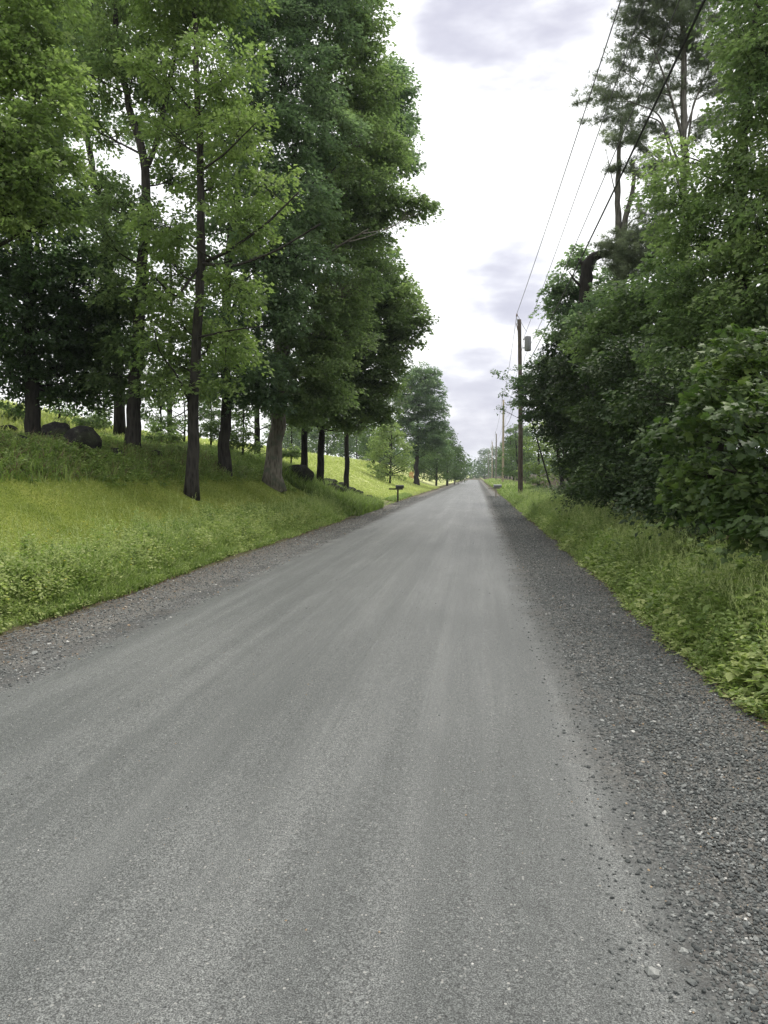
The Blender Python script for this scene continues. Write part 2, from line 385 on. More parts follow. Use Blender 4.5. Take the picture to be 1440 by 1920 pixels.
def shoulder_mat():
    m, t, b = mat('loose gravel'); q = NT(t)
    c, vd = loose(q)
    # litter and rusty leaf crumbs toward the grass
    sep = q.n('ShaderNodeSeparateXYZ'); q.l(q.n('ShaderNodeTexCoord').outputs['Object'], sep.inputs[0])
    e1 = q.n('ShaderNodeMapRange'); e1.inputs[1].default_value = 1.45; e1.inputs[2].default_value = 2.0; q.l(sep.outputs[0], e1.inputs[0])
    e2 = q.n('ShaderNodeMapRange'); e2.inputs[1].default_value = -3.85; e2.inputs[2].default_value = -4.5; q.l(sep.outputs[0], e2.inputs[0])
    lit = q.math('MULTIPLY', q.math('ADD', e1.outputs[0], e2.outputs[0], True), q.ramp(q.noise(24, 5, .7), [(.42, (0, 0, 0)), (.6, (.8, .8, .8))]))
    c = q.mix(lit, c, q.ramp(q.noise(33, 3), [(.35, (.06, .04, .028)), (.65, (.17, .12, .075))]))
    q.l(c, b.inputs['Base Color']); b.inputs['Roughness'].default_value = .93; b.inputs['Specular IOR Level'].default_value = .25
    p = q.bump(q.math('SUBTRACT', 1, vd), .8, .016, b); q.bump(q.noise(30, 5, .7), .6, .02, b, p)
    return m
def stone_mat():
    m, t, b = mat('crushed stone'); q = NT(t)
    c = q.ramp(q.attr(), [(0, (.046, .051, .05)), (.5, (.125, .132, .127)), (.85, (.27, .275, .262)), (.97, (.5, .49, .46)), (.985, (.5, .49, .46)), (1, (.3, .22, .14))])
    c = q.mix(1, c, q.ramp(q.noise(160, 3), [(.3, (.75, .75, .75)), (.7, (1.25, 1.25, 1.25))]), 'MULTIPLY')
    q.l(c, b.inputs['Base Color']); b.inputs['Roughness'].default_value = .85; return m
def rock_mat():
    m, t, b = mat('field stone'); q = NT(t)
    c = q.ramp(q.noise(5, 7, .65), [(.3, (.012, .012, .012)), (.55, (.028, .027, .025)), (.78, (.1, .096, .088))])
    c = q.mix(q.ramp(q.noise(2.3, 5), [(.5, (0, 0, 0)), (.65, (.8, .8, .8))]), c, (.035, .042, .02))
    c = q.mix(q.ramp(q.noise(9, 6, .7), [(.6, (0, 0, 0)), (.68, (.8, .8, .8))]), c, (.16, .165, .14))
    b.inputs['Specular IOR Level'].default_value = .1
    q.l(c, b.inputs['Base Color']); b.inputs['Roughness'].default_value = .95; q.bump(q.noise(7, 7, .7), 1.0, .12, b); return m
GROUND, ROAD, SHOULDER, STONE, ROCK = ground_mat(), road_mat(), shoulder_mat(), stone_mat(), rock_mat()

# ------------------------------------------------------------------ ground, road
def geo(a, b, n, p=1.0): return a + (b - a) * np.linspace(0, 1, n) ** p
xs = np.unique(np.concatenate([-geo(14, 3000, 50, 4), np.arange(-14, -4.4, .22), np.arange(-4.4, 2.0, .5), np.arange(2.0, 8, .3), geo(8, 3000, 45, 4)]))
ys = np.unique(np.concatenate([-geo(12, 2000, 16, 4), np.arange(-12, 4, 1.0), np.arange(4, 52, .3), geo(52, 4000, 110, 3)]))
v, f = grid(xs, ys, lambda X, Y: G(X, Y) - .004 * ((X > -4.5) & (X < 1.8)) - .0)
struct(MB().add(v, f, .5, True).build('ground', GROUND))

def roadz(X, Y):
    c = (ROAD_L + ROAD_R) / 2; hw = (ROAD_R - ROAD_L) / 2
    return .03 + .05 * (1 - np.clip((X - c) / hw, -1, 1) ** 2) + .007 * fbm(X * 3, Y * .12, 1.0, 31)
ys2 = np.unique(np.concatenate([np.arange(-12, 30, .2), geo(30, 480, 90, 2)]))
us = np.linspace(0, 1, 40)
def strip(l, r, zf, ys_, nu):
    us_ = np.linspace(0, 1, nu); Y = np.repeat(ys_[:, None], nu, 1); X = l(Y) + (r(Y) - l(Y)) * us_[None, :]
    Z = zf(X, Y); i = (np.arange(len(ys_) - 1)[:, None] * nu + np.arange(nu - 1)[None, :]).reshape(-1)
    return np.stack([X, Y, Z], -1).reshape(-1, 3), np.stack([i, i + 1, i + nu + 1, i + nu], -1)
rl = lambda Y: ROAD_L - .012 * np.clip(Y, 0, 45) + .035 * fbm(Y, 0 * Y, 1.2, 21) + .02 * fbm(Y, 0 * Y, 5, 22)
rr_ = lambda Y: ROAD_R + .006 * np.clip(Y, 0, 60) + .035 * fbm(Y, 0 * Y, 1.1, 23) + .02 * fbm(Y, 0 * Y, 5, 24)
v, f = strip(rl, rr_, roadz, ys2, 44); struct(MB().add(v, f, .5, True).build('road', ROAD))
def shz(X, Y):
    return .022 + .012 * fbm(X * 2, Y * 2, 2.0, 33) - .012 * sst(np.maximum(X - 1.6, -X - 4.4), 0, .6)
mb = MB()
v, f = strip(lambda Y: rr_(Y) - .25, lambda Y: edgeR(Y) + .25, shz, ys2, 12); v2 = v.copy()
mb.add(v, f, .5, True)
v, f = strip(lambda Y: edgeL(Y) - .25, lambda Y: rl(Y) + .3, shz, ys2, 12); mb.add(v, f, .5, True)
struct(mb.build('road_shoulder', SHOULDER))
# driveway entering from the left beside the bank
yd = np.linspace(0, 1, 60); nu = 14
S = np.linspace(0, 1, 60)[:, None] * np.ones((1, nu)); U = np.linspace(-1, 1, nu)[None, :] * np.ones((60, 1))
X = -3.7 - S * 22; Yc = 39.3 + 2.5 * S ** 2; W = 1.35 + 1.8 * np.exp(-S * 14)
Y = Yc + U * W; v = np.stack([X, Y, G(X, Y) + .02 + .012 * (1 - S)], -1).reshape(-1, 3)
i = (np.arange(59)[:, None] * nu + np.arange(nu - 1)[None, :]).reshape(-1)
struct(MB().add(v, np.stack([i, i + nu, i + nu + 1, i + 1], -1), .5, True).build('driveway', SHOULDER))

# ------------------------------------------------------------------ loose stones (stuff)
ICO = None
def ico():
    p = (1 + 5 ** .5) / 2
    v = np.array([(-1, p, 0), (1, p, 0), (-1, -p, 0), (1, -p, 0), (0, -1, p), (0, 1, p), (0, -1, -p), (0, 1, -p), (p, 0, -1), (p, 0, 1), (-p, 0, -1), (-p, 0, 1)], float)
    f = np.array([(0, 11, 5), (0, 5, 1), (0, 1, 7), (0, 7, 10), (0, 10, 11), (1, 5, 9), (5, 11, 4), (11, 10, 2), (10, 7, 6), (7, 1, 8), (3, 9, 4), (3, 4, 2), (3, 2, 6), (3, 6, 8), (3, 8, 9), (4, 9, 5), (2, 4, 11), (6, 2, 10), (8, 6, 7), (9, 8, 1)])
    return v / np.linalg.norm(v[0]), f
IV, IF_ = ico()
rng = np.random.default_rng(5)
def stones(mb, x, y, z, s, tint):
    n = len(x); d = rng.uniform(.55, 1.25, (n, 12, 1)); q = IV[None] * d * rng.uniform(.6, 1.2, (n, 1, 3))
    a = rng.uniform(0, 6.28, n); ca, sa = np.cos(a)[:, None], np.sin(a)[:, None]
    q = np.stack([q[..., 0] * ca - q[..., 1] * sa, q[..., 0] * sa + q[..., 1] * ca, q[..., 2] * .7], -1) * s[:, None, None]
    q = q + np.stack([x, y, z + s * .15], -1)[:, None, :]
    f = IF_[None] + (np.arange(n) * 12)[:, None, None]
    mb.add(q.reshape(-1, 3), f.reshape(-1, 3), np.repeat(tint, 12))
def sdist(n, a, b): return a * (b / a) ** rng.uniform(0, 1, n)       # more of them near
mb = MB()
n = 92000; y = sdist(n, 1.6, 62); u = rng.beta(1.25, 1.45, n); x = rr_(y) - .2 - .45 * rng.beta(1, 2.2, n) * (rng.random(n) < .3) + (edgeR(y) - rr_(y) + .28) * u
stones(mb, x, y, np.where(x < rr_(y) - .01, roadz(x, y) + .001, shz(x, y) + .004), rng.gamma(2.0, .0019, n) + .0018 + .0002 * y, np.clip(rng.normal(.34, .25, n), 0, 1))
n = 18000; y = sdist(n, 4.5, 60); u = rng.beta(1.3, 1.1, n); x = rl(y) + .4 + (edgeL(y) - rl(y) - .45) * u
stones(mb, x, y, np.where(x > rl(y) + .02, roadz(x, y) + .001, shz(x, y) + .004), rng.gamma(2.4, .002, n) + .003 + .0002 * y, np.clip(rng.normal(.5, .25, n), 0, 1))
n = 5200; y = sdist(n, 1.6, 25); x = np.where(rng.random(n) < .55, rng.normal(ROAD_R - .05, .16, n), rng.uniform(ROAD_L, ROAD_R, n)); x = np.where(rng.random(n) < .15, rng.normal(ROAD_L + .1, .15, n), x)
stones(mb, x, y, roadz(x, y), rng.gamma(1.8, .0011, n) + .0012 + .0001 * y, np.clip(rng.normal(.66, .26, n), 0, 1))
stuff(mb.build('gravel', STONE), 'loose dark and pale stones along both edges of the road', 'gravel')

# ------------------------------------------------------------------ grass and weeds (stuff)
def field_mask(x, y, s, seed): return fbm(x, y, s, seed)
def blades(mb, x, y, h, wd, lean=.35, tint=None, z=None, seg=BLADE):
    n = len(x); z = G(x, y) if z is None else z
    a = rng.uniform(0, 6.28, n); l_ = np.abs(rng.normal(0, lean, n))
    d = np.stack([np.cos(a) * l_, np.sin(a) * l_, np.ones(n)], -1)
    nr = np.stack([np.cos(a), np.sin(a), np.full(n, .1)], -1)
    nr = nr * 1.0 + rng.normal(0, .5, (n, 3))
    t = rng.normal(.5, .2, n) if tint is None else tint
    scatter(mb, seg, np.stack([x, y, z - .01], -1), d, nr, h, np.clip(t, 0, 1), wd)
# mown lawn
mb = MB(); n = 190000
y = sdist(n, 6.5, 36); x = edgeL(y) - .3 - rng.uniform(0, 1, n) * (3.1 + .35 * fbm(y, 0 * y, .8, 77))
h = rng.uniform(.02, .05, n) * (1 + .2 * fbm(x, y, 1.5, 41)); blades(mb, x, y, h, .003 + .00035 * y, .6, np.clip(.5 + .25 * fbm(x, y, 1.1, 42) + rng.normal(0, .16, n), 0, 1))
n = 60000; y = 46 + 60 * rng.uniform(0, 1, n) ** 1.6; x = edgeL(y) - rng.uniform(0, 1, n) * 10
blades(mb, x, y, rng.uniform(.05, .12, n), .02 + .0003 * y, .7, np.clip(rng.normal(.8, .2, n), 0, 1))
stuff(mb.build('lawn_grass', LM['mown']), 'short mown lawn between the road verge and the trees', 'grass')
# long verge grass, left and right
mb = MB(); n = 70000
y = sdist(n, 5.5, 37); x = edgeL(y) + .12 - rng.beta(1.1, 1.8, n) * (.95 + .022 * y)
bump_ = .75 + .75 * fbm(x, y, 1.6, 44); h = rng.uniform(.12, .44, n) * np.clip(bump_, .3, 1.6) * (.55 + .45 * sst(edgeL(y) - x, -.1, .4))
blades(mb, x, y, h, .0022 + .00028 * y, .32, np.clip(.5 + .3 * fbm(x, y, 2.2, 45) + rng.normal(0, .2, n), 0, 1))
n = 16000; y = rng.uniform(30, 38.2, n); x = rng.uniform(-8.2, -4.6, n); blades(mb, x, y, rng.uniform(.25, .75, n), .013, .25, np.clip(rng.normal(.42, .2, n), 0, 1))
n = 58000; y = sdist(n, 3.2, 75); x = edgeR(y) - .08 + rng.beta(1.15, 1.3, n) * (1.5 + .02 * y)
h = rng.uniform(.2, .6, n) * np.clip(.8 + .6 * fbm(x, y, 1.4, 46), .35, 1.6) * (.45 + .55 * sst(x - edgeR(y), -.1, .45))
blades(mb, x, y, h, .0024 + .00026 * y, .5, np.clip(.45 + .3 * fbm(x, y, 2.0, 47) + rng.normal(0, .2, n), 0, 1))
n = 9000; y = rng.uniform(75, 220, n); x = 2.2 + rng.uniform(0, 2.5, n); blades(mb, x, y, rng.uniform(.3, .8, n), .05, .3, np.clip(rng.normal(.6, .2, n), 0, 1))
n = 6000; y = rng.uniform(46, 60, n); x = edgeL(y) - rng.uniform(0, .6, n); blades(mb, x, y, rng.uniform(.1, .25, n), .02, .3)
for side in (0, 1):                                  # tall stems carrying pale seed heads
    n = (900, 2600)[side]; y = sdist(n, 5.5, 36) if side == 0 else sdist(n, 4, 45)
    x = edgeL(y) - .1 - rng.beta(1.2, 2, n) * 1.3 if side == 0 else edgeR(y) + .2 + rng.beta(1.2, 1.2, n) * 1.2
    z = G(x, y); H = rng.uniform(.35, .7, n); a = rng.uniform(0, 6.28, n); l_ = rng.uniform(.05, .25, n)
    d = norm(np.stack([np.cos(a) * l_, np.sin(a) * l_, np.ones(n)], -1)); P_ = np.stack([x, y, z], -1)
    scatter(mb, BLADE, P_, d, np.stack([np.cos(a), np.sin(a), np.zeros(n)], -1), H, .6, .0016 + .00018 * y)
    for k in range(7):
        t_ = .8 + .04 * k; aa = rng.uniform(0, 6.28, n)
        scatter(mb, KITE, P_ + d * (H * t_)[:, None] + np.stack([np.cos(a), np.sin(a), np.zeros(n)], -1) * (.28 * t_ * t_ * H)[:, None] * .25, norm(np.stack([np.cos(aa) * .5, np.sin(aa) * .5, np.ones(n)], -1)), np.tile([1.0, 0, .2], (n, 1)), .035 + .0006 * y, np.clip(rng.normal(.95, .08, n), 0, 1), .012 + .0005 * y)
stuff(mb.build('verge_grass', LM['grass']), 'long green grass growing along both road verges', 'grass')

def weeds(mb, n, xf, yr, hr, leafr, per, tpl=KITE, tm=.55, droop=.3, ypow=None):
    y = sdist(n, *yr); x = xf(y, n); z = G(x, y); H = rng.uniform(*hr, n)
    k = per; X_ = np.repeat(x, k); Y_ = np.repeat(y, k); Z_ = np.repeat(z, k); HH = np.repeat(H, k)
    lean = np.repeat(rng.normal(0, .22, (n, 2)), k, 0)
    u = rng.uniform(.12, 1, n * k) ** .75
    a = rng.uniform(0, 6.28, n * k); sp = rng.uniform(.0, .07, n * k) * (1.6 - u)
    pos = np.stack([X_ + lean[:, 0] * u * HH + np.cos(a) * sp, Y_ + lean[:, 1] * u * HH + np.sin(a) * sp, Z_ + u * HH], -1)
    d = np.stack([np.cos(a), np.sin(a), rng.normal(.25 - droop, .35, n * k)], -1)
    nr = np.stack([rng.normal(0, .25, n * k), rng.normal(0, .25, n * k), np.ones(n * k)], -1)
    pt = np.repeat(np.clip(rng.normal(tm, .18, n), 0, 1), k)
    scatter(mb, tpl, pos, d, nr, rng.uniform(*leafr, n * k) * (1.15 - .4 * u), np.clip(pt + rng.normal(0, .1, n * k), 0, 1))
    for i in range(0, n, 1): pass
mb = MB()
weeds(mb, 2300, lambda y, n: edgeL(y) - .02 - rng.beta(1.1, 1.7, n) * (.85 + .022 * y), (6, 36), (.1, .5), (.025, .06), 20, KITE, .72)
n_e = 1400
weeds(mb, 900, lambda y, n: edgeL(y) + .1 - rng.beta(1, 2, n) * .35, (6, 45), (.04, .14), (.03, .06), 14, KITE, .7)
weeds(mb, 900, lambda y, n: edgeR(y) - .1 + rng.beta(1, 2, n) * .35, (3.3, 45), (.04, .14), (.03, .07), 14, KITE, .7)
weeds(mb, 260, lambda y, n: edgeL(y) - .1 - rng.beta(1.3, 2, n) * (.8 + .03 * y), (6, 30), (.15, .42), (.04, .085), 18, OVAL, .6)
weeds(mb, 2300, lambda y, n: edgeR(y) + .0 + rng.beta(1.1, 1.3, n) * 1.5, (3.3, 45), (.12, .5), (.03, .075), 22, KITE, .5)
weeds(mb, 420, lambda y, n: edgeR(y) + .2 + rng.beta(1.1, 1.3, n) * 1.4, (4, 40), (.3, .65), (.05, .12), 20, OVAL, .45)
weeds(mb, 750, lambda y, n: edgeR(y) + .02 + rng.beta(1, 2.2, n) * .9, (3.4, 26), (.1, .32), (.05, .11), 15, OVAL, .68)
stuff(mb.build('verge_weeds', LM['weed']), 'leafy weeds mixed into the long verge grass', 'weeds')
# bank undergrowth below the trees on the left
mb = MB()
weeds(mb, 4200, lambda y, n: -7.5 - .6 * (y < 15) * rng.uniform(.3, 1, n) - rng.uniform(0, 4.5, n), (10, 38), (.06, .34), (.04, .09), 16, KITE, .36)
weeds(mb, 700, lambda y, n: -7.9 - rng.uniform(0, 3, n), (11, 30), (.1, .3), (.05, .1), 14, OVAL, .42)
n = 30000; y = sdist(n, 10, 38); x = -7.7 - rng.uniform(0, 6, n); blades(mb, x, y, rng.uniform(.1, .38, n), .01, .45, np.clip(rng.normal(.4, .22, n), 0, 1))
stuff(mb.build('bank_undergrowth', LM['weed']), 'ferns and low leafy plants covering the bank under the trees', 'undergrowth')
mb = MB(); n = 60000; y = sdist(n, 16, 110); x = -12.5 - rng.uniform(0, 24, n); blades(mb, x, y, rng.uniform(.12, .4, n), .012 + .0006 * y, .4, np.clip(rng.normal(.92, .12, n), 0, 1))
stuff(mb.build('field_grass', LM['mown']), 'bright hay grass of the field behind the row of trees', 'grass')
mb = MB()
weeds(mb, 2600, lambda y, n: 3.2 + rng.uniform(0, 5, n), (5, 50), (.2, .9), (.07, .13), 16, KITE, .35)
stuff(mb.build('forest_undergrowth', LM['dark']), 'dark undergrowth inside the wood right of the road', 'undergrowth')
mb = MB(); rb = np.random.default_rng(18)
for side in (0, 1):                                     # leafy clumps standing above the rest of the verge
    for k in range(150):
        yy = float((5.6 if side == 0 else 4.2) * ((36 if side == 0 else 40) / 5) ** rb.uniform(0, 1)); ya = np.array([yy])
        xx = float(edgeL(ya)[0] - .22 - rb.beta(1.2, 1.8) * (.75 + .02 * yy)) if side == 0 else float(edgeR(ya)[0] + .25 + rb.beta(1.2, 1.5) * 1.1)
        rr0 = rb.uniform(.1, .26); H = rb.uniform(.25, .55); n = int(260 * rb.uniform(.5, 1)); a = rb.uniform(0, 6.28, n); q_ = rr0 * rb.uniform(0, 1, n) ** .5
        x = xx + q_ * np.cos(a); y = yy + q_ * np.sin(a); z = G(x, y) + H * rb.uniform(.1, 1, n) ** .7 * (1 - .5 * (q_ / rr0) ** 2)
        scatter(mb, OVAL if k % 3 == 0 and yy < 14 else KITE, np.stack([x, y, z], -1), norm(np.stack([np.cos(a) + rb.normal(0, .5, n), np.sin(a) + rb.normal(0, .5, n), rb.normal(.2, .4, n)], -1)), norm(rb.normal(0, .4, (n, 3)) + np.array([0, 0, 1])), rb.uniform(.025, .06, n) * (1 + .01 * yy), np.clip(rb.normal(rb.choice([.35, .6, .85]), .13, n), 0, 1))
stuff(mb.build('weed_clumps', LM['weed']), 'taller leafy weed clumps standing out of both verges', 'weeds')
# buttercups
m_y, t_, b_ = mat('buttercup petal'); NT(t_).l(NT(t_).ramp(NT(t_).attr(), [(0, (.75, .55, .03)), (1, (.85, .7, .06))]), b_.inputs['Base Color'])
mb = MB(); n = 240; y = sdist(n, 6, 24); x = edgeL(y) - rng.uniform(.02, 1.3, n); z = G(x, y) + rng.uniform(.12, .42, n)
for k in range(5):
    a = k * 1.2566 + rng.uniform(0, .3, n)
    scatter(mb, KITE, np.stack([x, y, z], -1), np.stack([np.cos(a), np.sin(a), np.full(n, .5)], -1), np.tile([0, 0, 1.0], (n, 1)), .013 + .0004 * y, rng.random(n))
stuff(mb.build('buttercups', m_y), 'small yellow buttercups dotted through the left verge', 'flowers')

# ------------------------------------------------------------------ trees
def bez(p0, p1, p2, n):
    t = np.linspace(0, 1, n)[:, None]; return (1 - t) ** 2 * p0 + 2 * t * (1 - t) * p1 + t * t * p2
def smooth_path(pts, n):
    pts = np.array(pts, float); d = np.r_[0, np.cumsum(np.linalg.norm(np.diff(pts, axis=0), axis=1))]
    t = np.linspace(0, d[-1], n); p = np.stack([np.interp(t, d, pts[:, k]) for k in range(3)], -1)
    for _ in range(2): p[1:-1] = (p[:-2] + 2 * p[1:-1] + p[2:]) / 4
    return p
def tree(name, label, cat, base, top_pts, r0, blobs, leafmat, barkmat, seed, leaf=.1, tpl=KITE, dens=1.0, forks=(), group=None,
         tint=.5, flat=.75, cl_r=.42, mode='leaf', per=70, flare=1.5, min_fork=.22, twig=1.0, deep=1.25):
    """base (x,y); top_pts = pixel waypoints (px,py,Y) up the trunk; blobs = (px,py,r_px,Y[,tint])"""
    r = np.random.default_rng(seed)
    bz = g1(*base); B = np.array([base[0], base[1], bz - .15])
    root = thing(name, label, cat, (base[0], base[1], bz), group)
    pts = [B] + [at(*p) for p in top_pts]
    path = smooth_path(pts, 34); path[1:] += r.normal(0, r0 * .12, path[1:].shape) * np.array([1, 1, .2])
    hgt = path[:, 2] - bz
    k = np.linspace(0, 1, len(path)); rad = r0 * (1 - .78 * k) * (1 + (flare - 1) * np.exp(-np.maximum(hgt, 0) / .35))
    wood = MB(); tube(wood, path, rad, 14 if r0 > .12 else 9, r.uniform(0, 1), .07, r)
    paths = [(path, rad)]
    for fk in forks:                                     # (index fraction on trunk, radius, [pixel waypoints])
        i0 = int(fk[0] * (len(path) - 1)); fp = smooth_path([path[i0]] + [at(*p) for p in fk[2]], 18)
        fr = fk[1] * np.linspace(1, .35, 18); tube(wood, fp, fr, 9, .5, .07, r); paths.append((fp, fr))
    allp = np.concatenate([p for p, _ in paths]); allr = np.concatenate([q for _, q in paths])
    fol = MB(); zmin = bz + min_fork * (path[-1, 2] - bz)
    for bl in blobs:
        c = at(bl[0], bl[1], bl[3]); rw = bl[2] / F * bl[3] * (1.04 if mode == 'leaf' else 1); bt = (bl[4] if len(bl) > 4 else tint) + r.normal(0, .09)
        hd = np.linalg.norm(allp[:, :2] - c[:2], axis=1); want = c[2] - hd * .55
        cost = np.abs(allp[:, 2] - want) + .5 * hd + 50 * (allp[:, 2] < min(zmin, c[2] - .2)); i0 = int(np.argmin(cost)); p0 = allp[i0]
        ln = np.linalg.norm(c - p0); mid = (p0 + c) / 2 + np.array([0, 0, -.06 * ln]) + r.normal(0, .06 * ln, 3)
        lr = min(allr[i0] * .62, .012 + .011 * ln)
        lim = bez(p0, mid, c, 10); tube(wood, lim, np.linspace(lr, lr * .4, 10), 6, .4, 0, r, cap=False)
        ncl = max(6, int(dens * 28 * (rw / .9) ** 1.9 * (.42 / cl_r) ** 1.5))
        dirs = norm(r.normal(0, 1, (ncl, 3))); rad_ = rw * r.uniform(.25, 1.05, ncl) ** .6
        cc = c + dirs * rad_[:, None] * np.array([1, deep, flat])
        for j in range(ncl):
            s0 = lim[r.integers(5, 10)]; m_ = (s0 + cc[j]) / 2 + r.normal(0, .08 * rw, 3)
            tw = bez(s0, m_, cc[j], 5); tube(wood, tw, np.linspace(lr * .35, .004, 5) * twig, 4, .4, 0, r, cap=False)
        nl = int(per * 1.25); n = ncl * nl; rep = np.repeat(cc, nl, 0); outd = norm(np.repeat(cc - c, nl, 0) * np.array([1, 1, .3]) + 1e-6)
        cs = np.repeat(cl_r * r.uniform(.6, 1.3, ncl), nl)
        rho = r.uniform(0, 1, n) ** .5 * cs; a = r.uniform(0, 6.28, n)
        if mode == 'leaf':
            tiltv = np.repeat(norm(np.c_[r.normal(0, .3, (ncl, 2)), np.ones(ncl)]), nl, 0)
            off = np.stack([np.cos(a) * rho, np.sin(a) * rho, r.normal(0, .16, n) * cs], -1)
            off[:, 2] -= (off * tiltv).sum(1) - off[:, 2] * tiltv[:, 2]; off[:, 2] -= .35 * rho ** 2 / cl_r
            pos = rep + off
            d = norm(np.stack([np.cos(a), np.sin(a), np.zeros(n)], -1) * .7 + outd * .6 + r.normal(0, .45, (n, 3)) + np.array([0, 0, -.35]))
            nr = norm(tiltv + r.normal(0, .42, (n, 3)))
            sz = leaf * r.uniform(.5, 1.55, n)
        else:
            axis = norm(np.repeat(norm(cc - p0) + r.normal(0, .35, (ncl, 3)), nl, 0) * np.array([1, 1, .45]) + np.array([0, 0, .12]))
            s_ = r.uniform(-1, 1, n) * cs; off = axis * s_[:, None] + r.normal(0, .2, (n, 3)) * cs[:, None] * np.array([1, 1, .35])
            pos = rep + off; d = norm(axis + r.normal(0, .5, (n, 3)) + np.array([0, 0, .25])); nr = norm(r.normal(0, 1, (n, 3)))
            sz = leaf * r.uniform(.7, 1.3, n)
        ti = np.repeat(np.clip(r.normal(bt, .14, ncl), 0, 1), nl) + r.normal(0, .13, n)
        scatter(fol, tpl, pos, d, nr, sz, np.clip(ti, 0, 1))
    wood.build('trunk', barkmat, root); fol.build('crown', leafmat, root)
    return root
def base_at(px, py, Y): p = at(px, py, Y); return (p[0], Y)

# --- the row on the left bank
tree('maple_tree', 'dark dense maple with a thick trunk atop the bank, leftmost of the row', 'tree', base_at(62, 785, 20),
     [(60, 700, 20), (52, 560, 20), (48, 400, 20.3), (60, 200, 20.5), (70, 60, 20.5)], .2,
     [(60, 470, 100, 20), (140, 540, 95, 20.5), (15, 560, 90, 19.5), (80, 620, 90, 20), (165, 620, 80, 21), (20, 680, 70, 20), (110, 700, 65, 20.5), (185, 700, 55, 21.5),
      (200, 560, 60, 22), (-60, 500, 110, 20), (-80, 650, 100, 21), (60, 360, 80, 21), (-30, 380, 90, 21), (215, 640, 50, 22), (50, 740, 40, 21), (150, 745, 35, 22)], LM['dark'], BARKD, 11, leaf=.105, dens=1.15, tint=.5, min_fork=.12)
tree('maple_tree', 'tall forked maple on the stony bank beside the big dark boulder', 'tree', base_at(247, 845, 20.5),
     [(252, 740, 20.5), (262, 600, 20.5), (270, 450, 20.6), (276, 330, 20.7), (250, 230, 20.8), (232, 150, 20.8), (215, 30, 20.8), (205, -120, 21)], .2,
     [(215, 60, 80, 20.8), (170, 140, 75, 21), (250, 130, 60, 20), (300, 200, 60, 21.5), (190, 250, 45, 22), (300, 90, 60, 22), (235, 380, 60, 20), (190, 450, 60, 21), (300, 420, 55, 20),
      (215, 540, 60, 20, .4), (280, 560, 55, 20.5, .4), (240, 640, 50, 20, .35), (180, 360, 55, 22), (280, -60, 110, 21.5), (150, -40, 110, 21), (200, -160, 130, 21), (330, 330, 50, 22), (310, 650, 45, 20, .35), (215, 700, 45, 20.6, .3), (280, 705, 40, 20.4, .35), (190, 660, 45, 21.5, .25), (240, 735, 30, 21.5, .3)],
     LM['maple'], BARK, 12, leaf=.105, dens=.78, forks=[(.57, .085, [(292, 280, 20.9), (302, 230, 21), (330, 100, 21.5), (345, -60, 21.6)])], min_fork=.3)
tree('maple_tree', 'straight slender maple nearest the lawn with bright sprays of leaves', 'tree', base_at(358, 905, 18.6),
     [(361, 800, 18.6), (366, 650, 18.6), (378, 500, 18.7), (375, 330, 18.8), (371, 200, 18.8), (368, 100, 18.8), (362, -20, 18.8), (360, -200, 19)], .155,
     [(350, 60, 75, 19.7, .62), (420, 140, 75, 18.0, .6), (300, 130, 55, 18.0, .62), (330, 250, 60, 19.7, .55), (440, 250, 75, 18.4, .55), (400, 350, 60, 19.7, .55), (310, 420, 55, 17.8, .5), (330, 500, 55, 19.7, .5),
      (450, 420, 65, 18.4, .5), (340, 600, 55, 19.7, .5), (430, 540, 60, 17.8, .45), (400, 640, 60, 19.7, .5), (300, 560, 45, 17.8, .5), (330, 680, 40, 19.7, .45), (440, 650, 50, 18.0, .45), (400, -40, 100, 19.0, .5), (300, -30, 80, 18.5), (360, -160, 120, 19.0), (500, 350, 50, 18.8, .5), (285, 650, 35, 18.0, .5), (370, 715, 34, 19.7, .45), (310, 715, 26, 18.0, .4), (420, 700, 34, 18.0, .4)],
     LM['yellow'], BARK, 13, leaf=.1, dens=.82, forks=[(.42, .05, [(430, 470, 18.3), (500, 420, 18), (560, 360, 17.8)]), (.4, .04, [(330, 560, 18), (280, 510, 17.6)]), (.17, .03, [(330, 700, 18.2), (298, 660, 17.8), (290, 620, 17.6)]), (.4, .045, [(440, 500, 17.6), (520, 470, 16.8), (600, 420, 16.4)]), (.56, .035, [(420, 290, 17.6), (480, 230, 17)]), (.3, .03, [(430, 620, 17.8), (500, 610, 17.2)])], min_fork=.2)
tree('maple_tree', 'tall maple with a dark mossy trunk just behind the slender one', 'tree', base_at(420, 878, 24),
     [(424, 780, 24), (424, 640, 24), (425, 500, 24), (440, 380, 24.2), (470, 250, 24.4), (490, 100, 24.6), (500, -100, 24.8)], .19,
     [(400, 250, 60, 24.5), (330, 200, 50, 25), (400, 500, 50, 25), (390, 600, 45, 25), (500, 60, 85, 24), (560, 150, 85, 24.5), (480, 190, 80, 23.4), (590, 50, 70, 25), (540, 270, 80, 23.6), (480, 340, 75, 23.4), (600, 240, 70, 24.6), (560, 370, 75, 23.5), (500, 470, 75, 23, .45),
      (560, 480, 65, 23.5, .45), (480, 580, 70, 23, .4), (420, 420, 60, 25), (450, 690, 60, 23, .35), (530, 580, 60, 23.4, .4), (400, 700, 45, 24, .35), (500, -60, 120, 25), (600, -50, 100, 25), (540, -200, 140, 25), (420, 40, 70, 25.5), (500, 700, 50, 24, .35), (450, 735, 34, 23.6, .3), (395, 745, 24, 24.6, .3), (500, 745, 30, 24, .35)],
     LM['cool'], BARK, 14, leaf=.11, dens=.95, forks=[(.3, .07, [(480, 440, 23.8), (530, 400, 23.4), (590, 340, 23)]), (.34, .05, [(470, 500, 24), (520, 440, 24.4), (640, 300, 24.8)])], min_fork=.22)
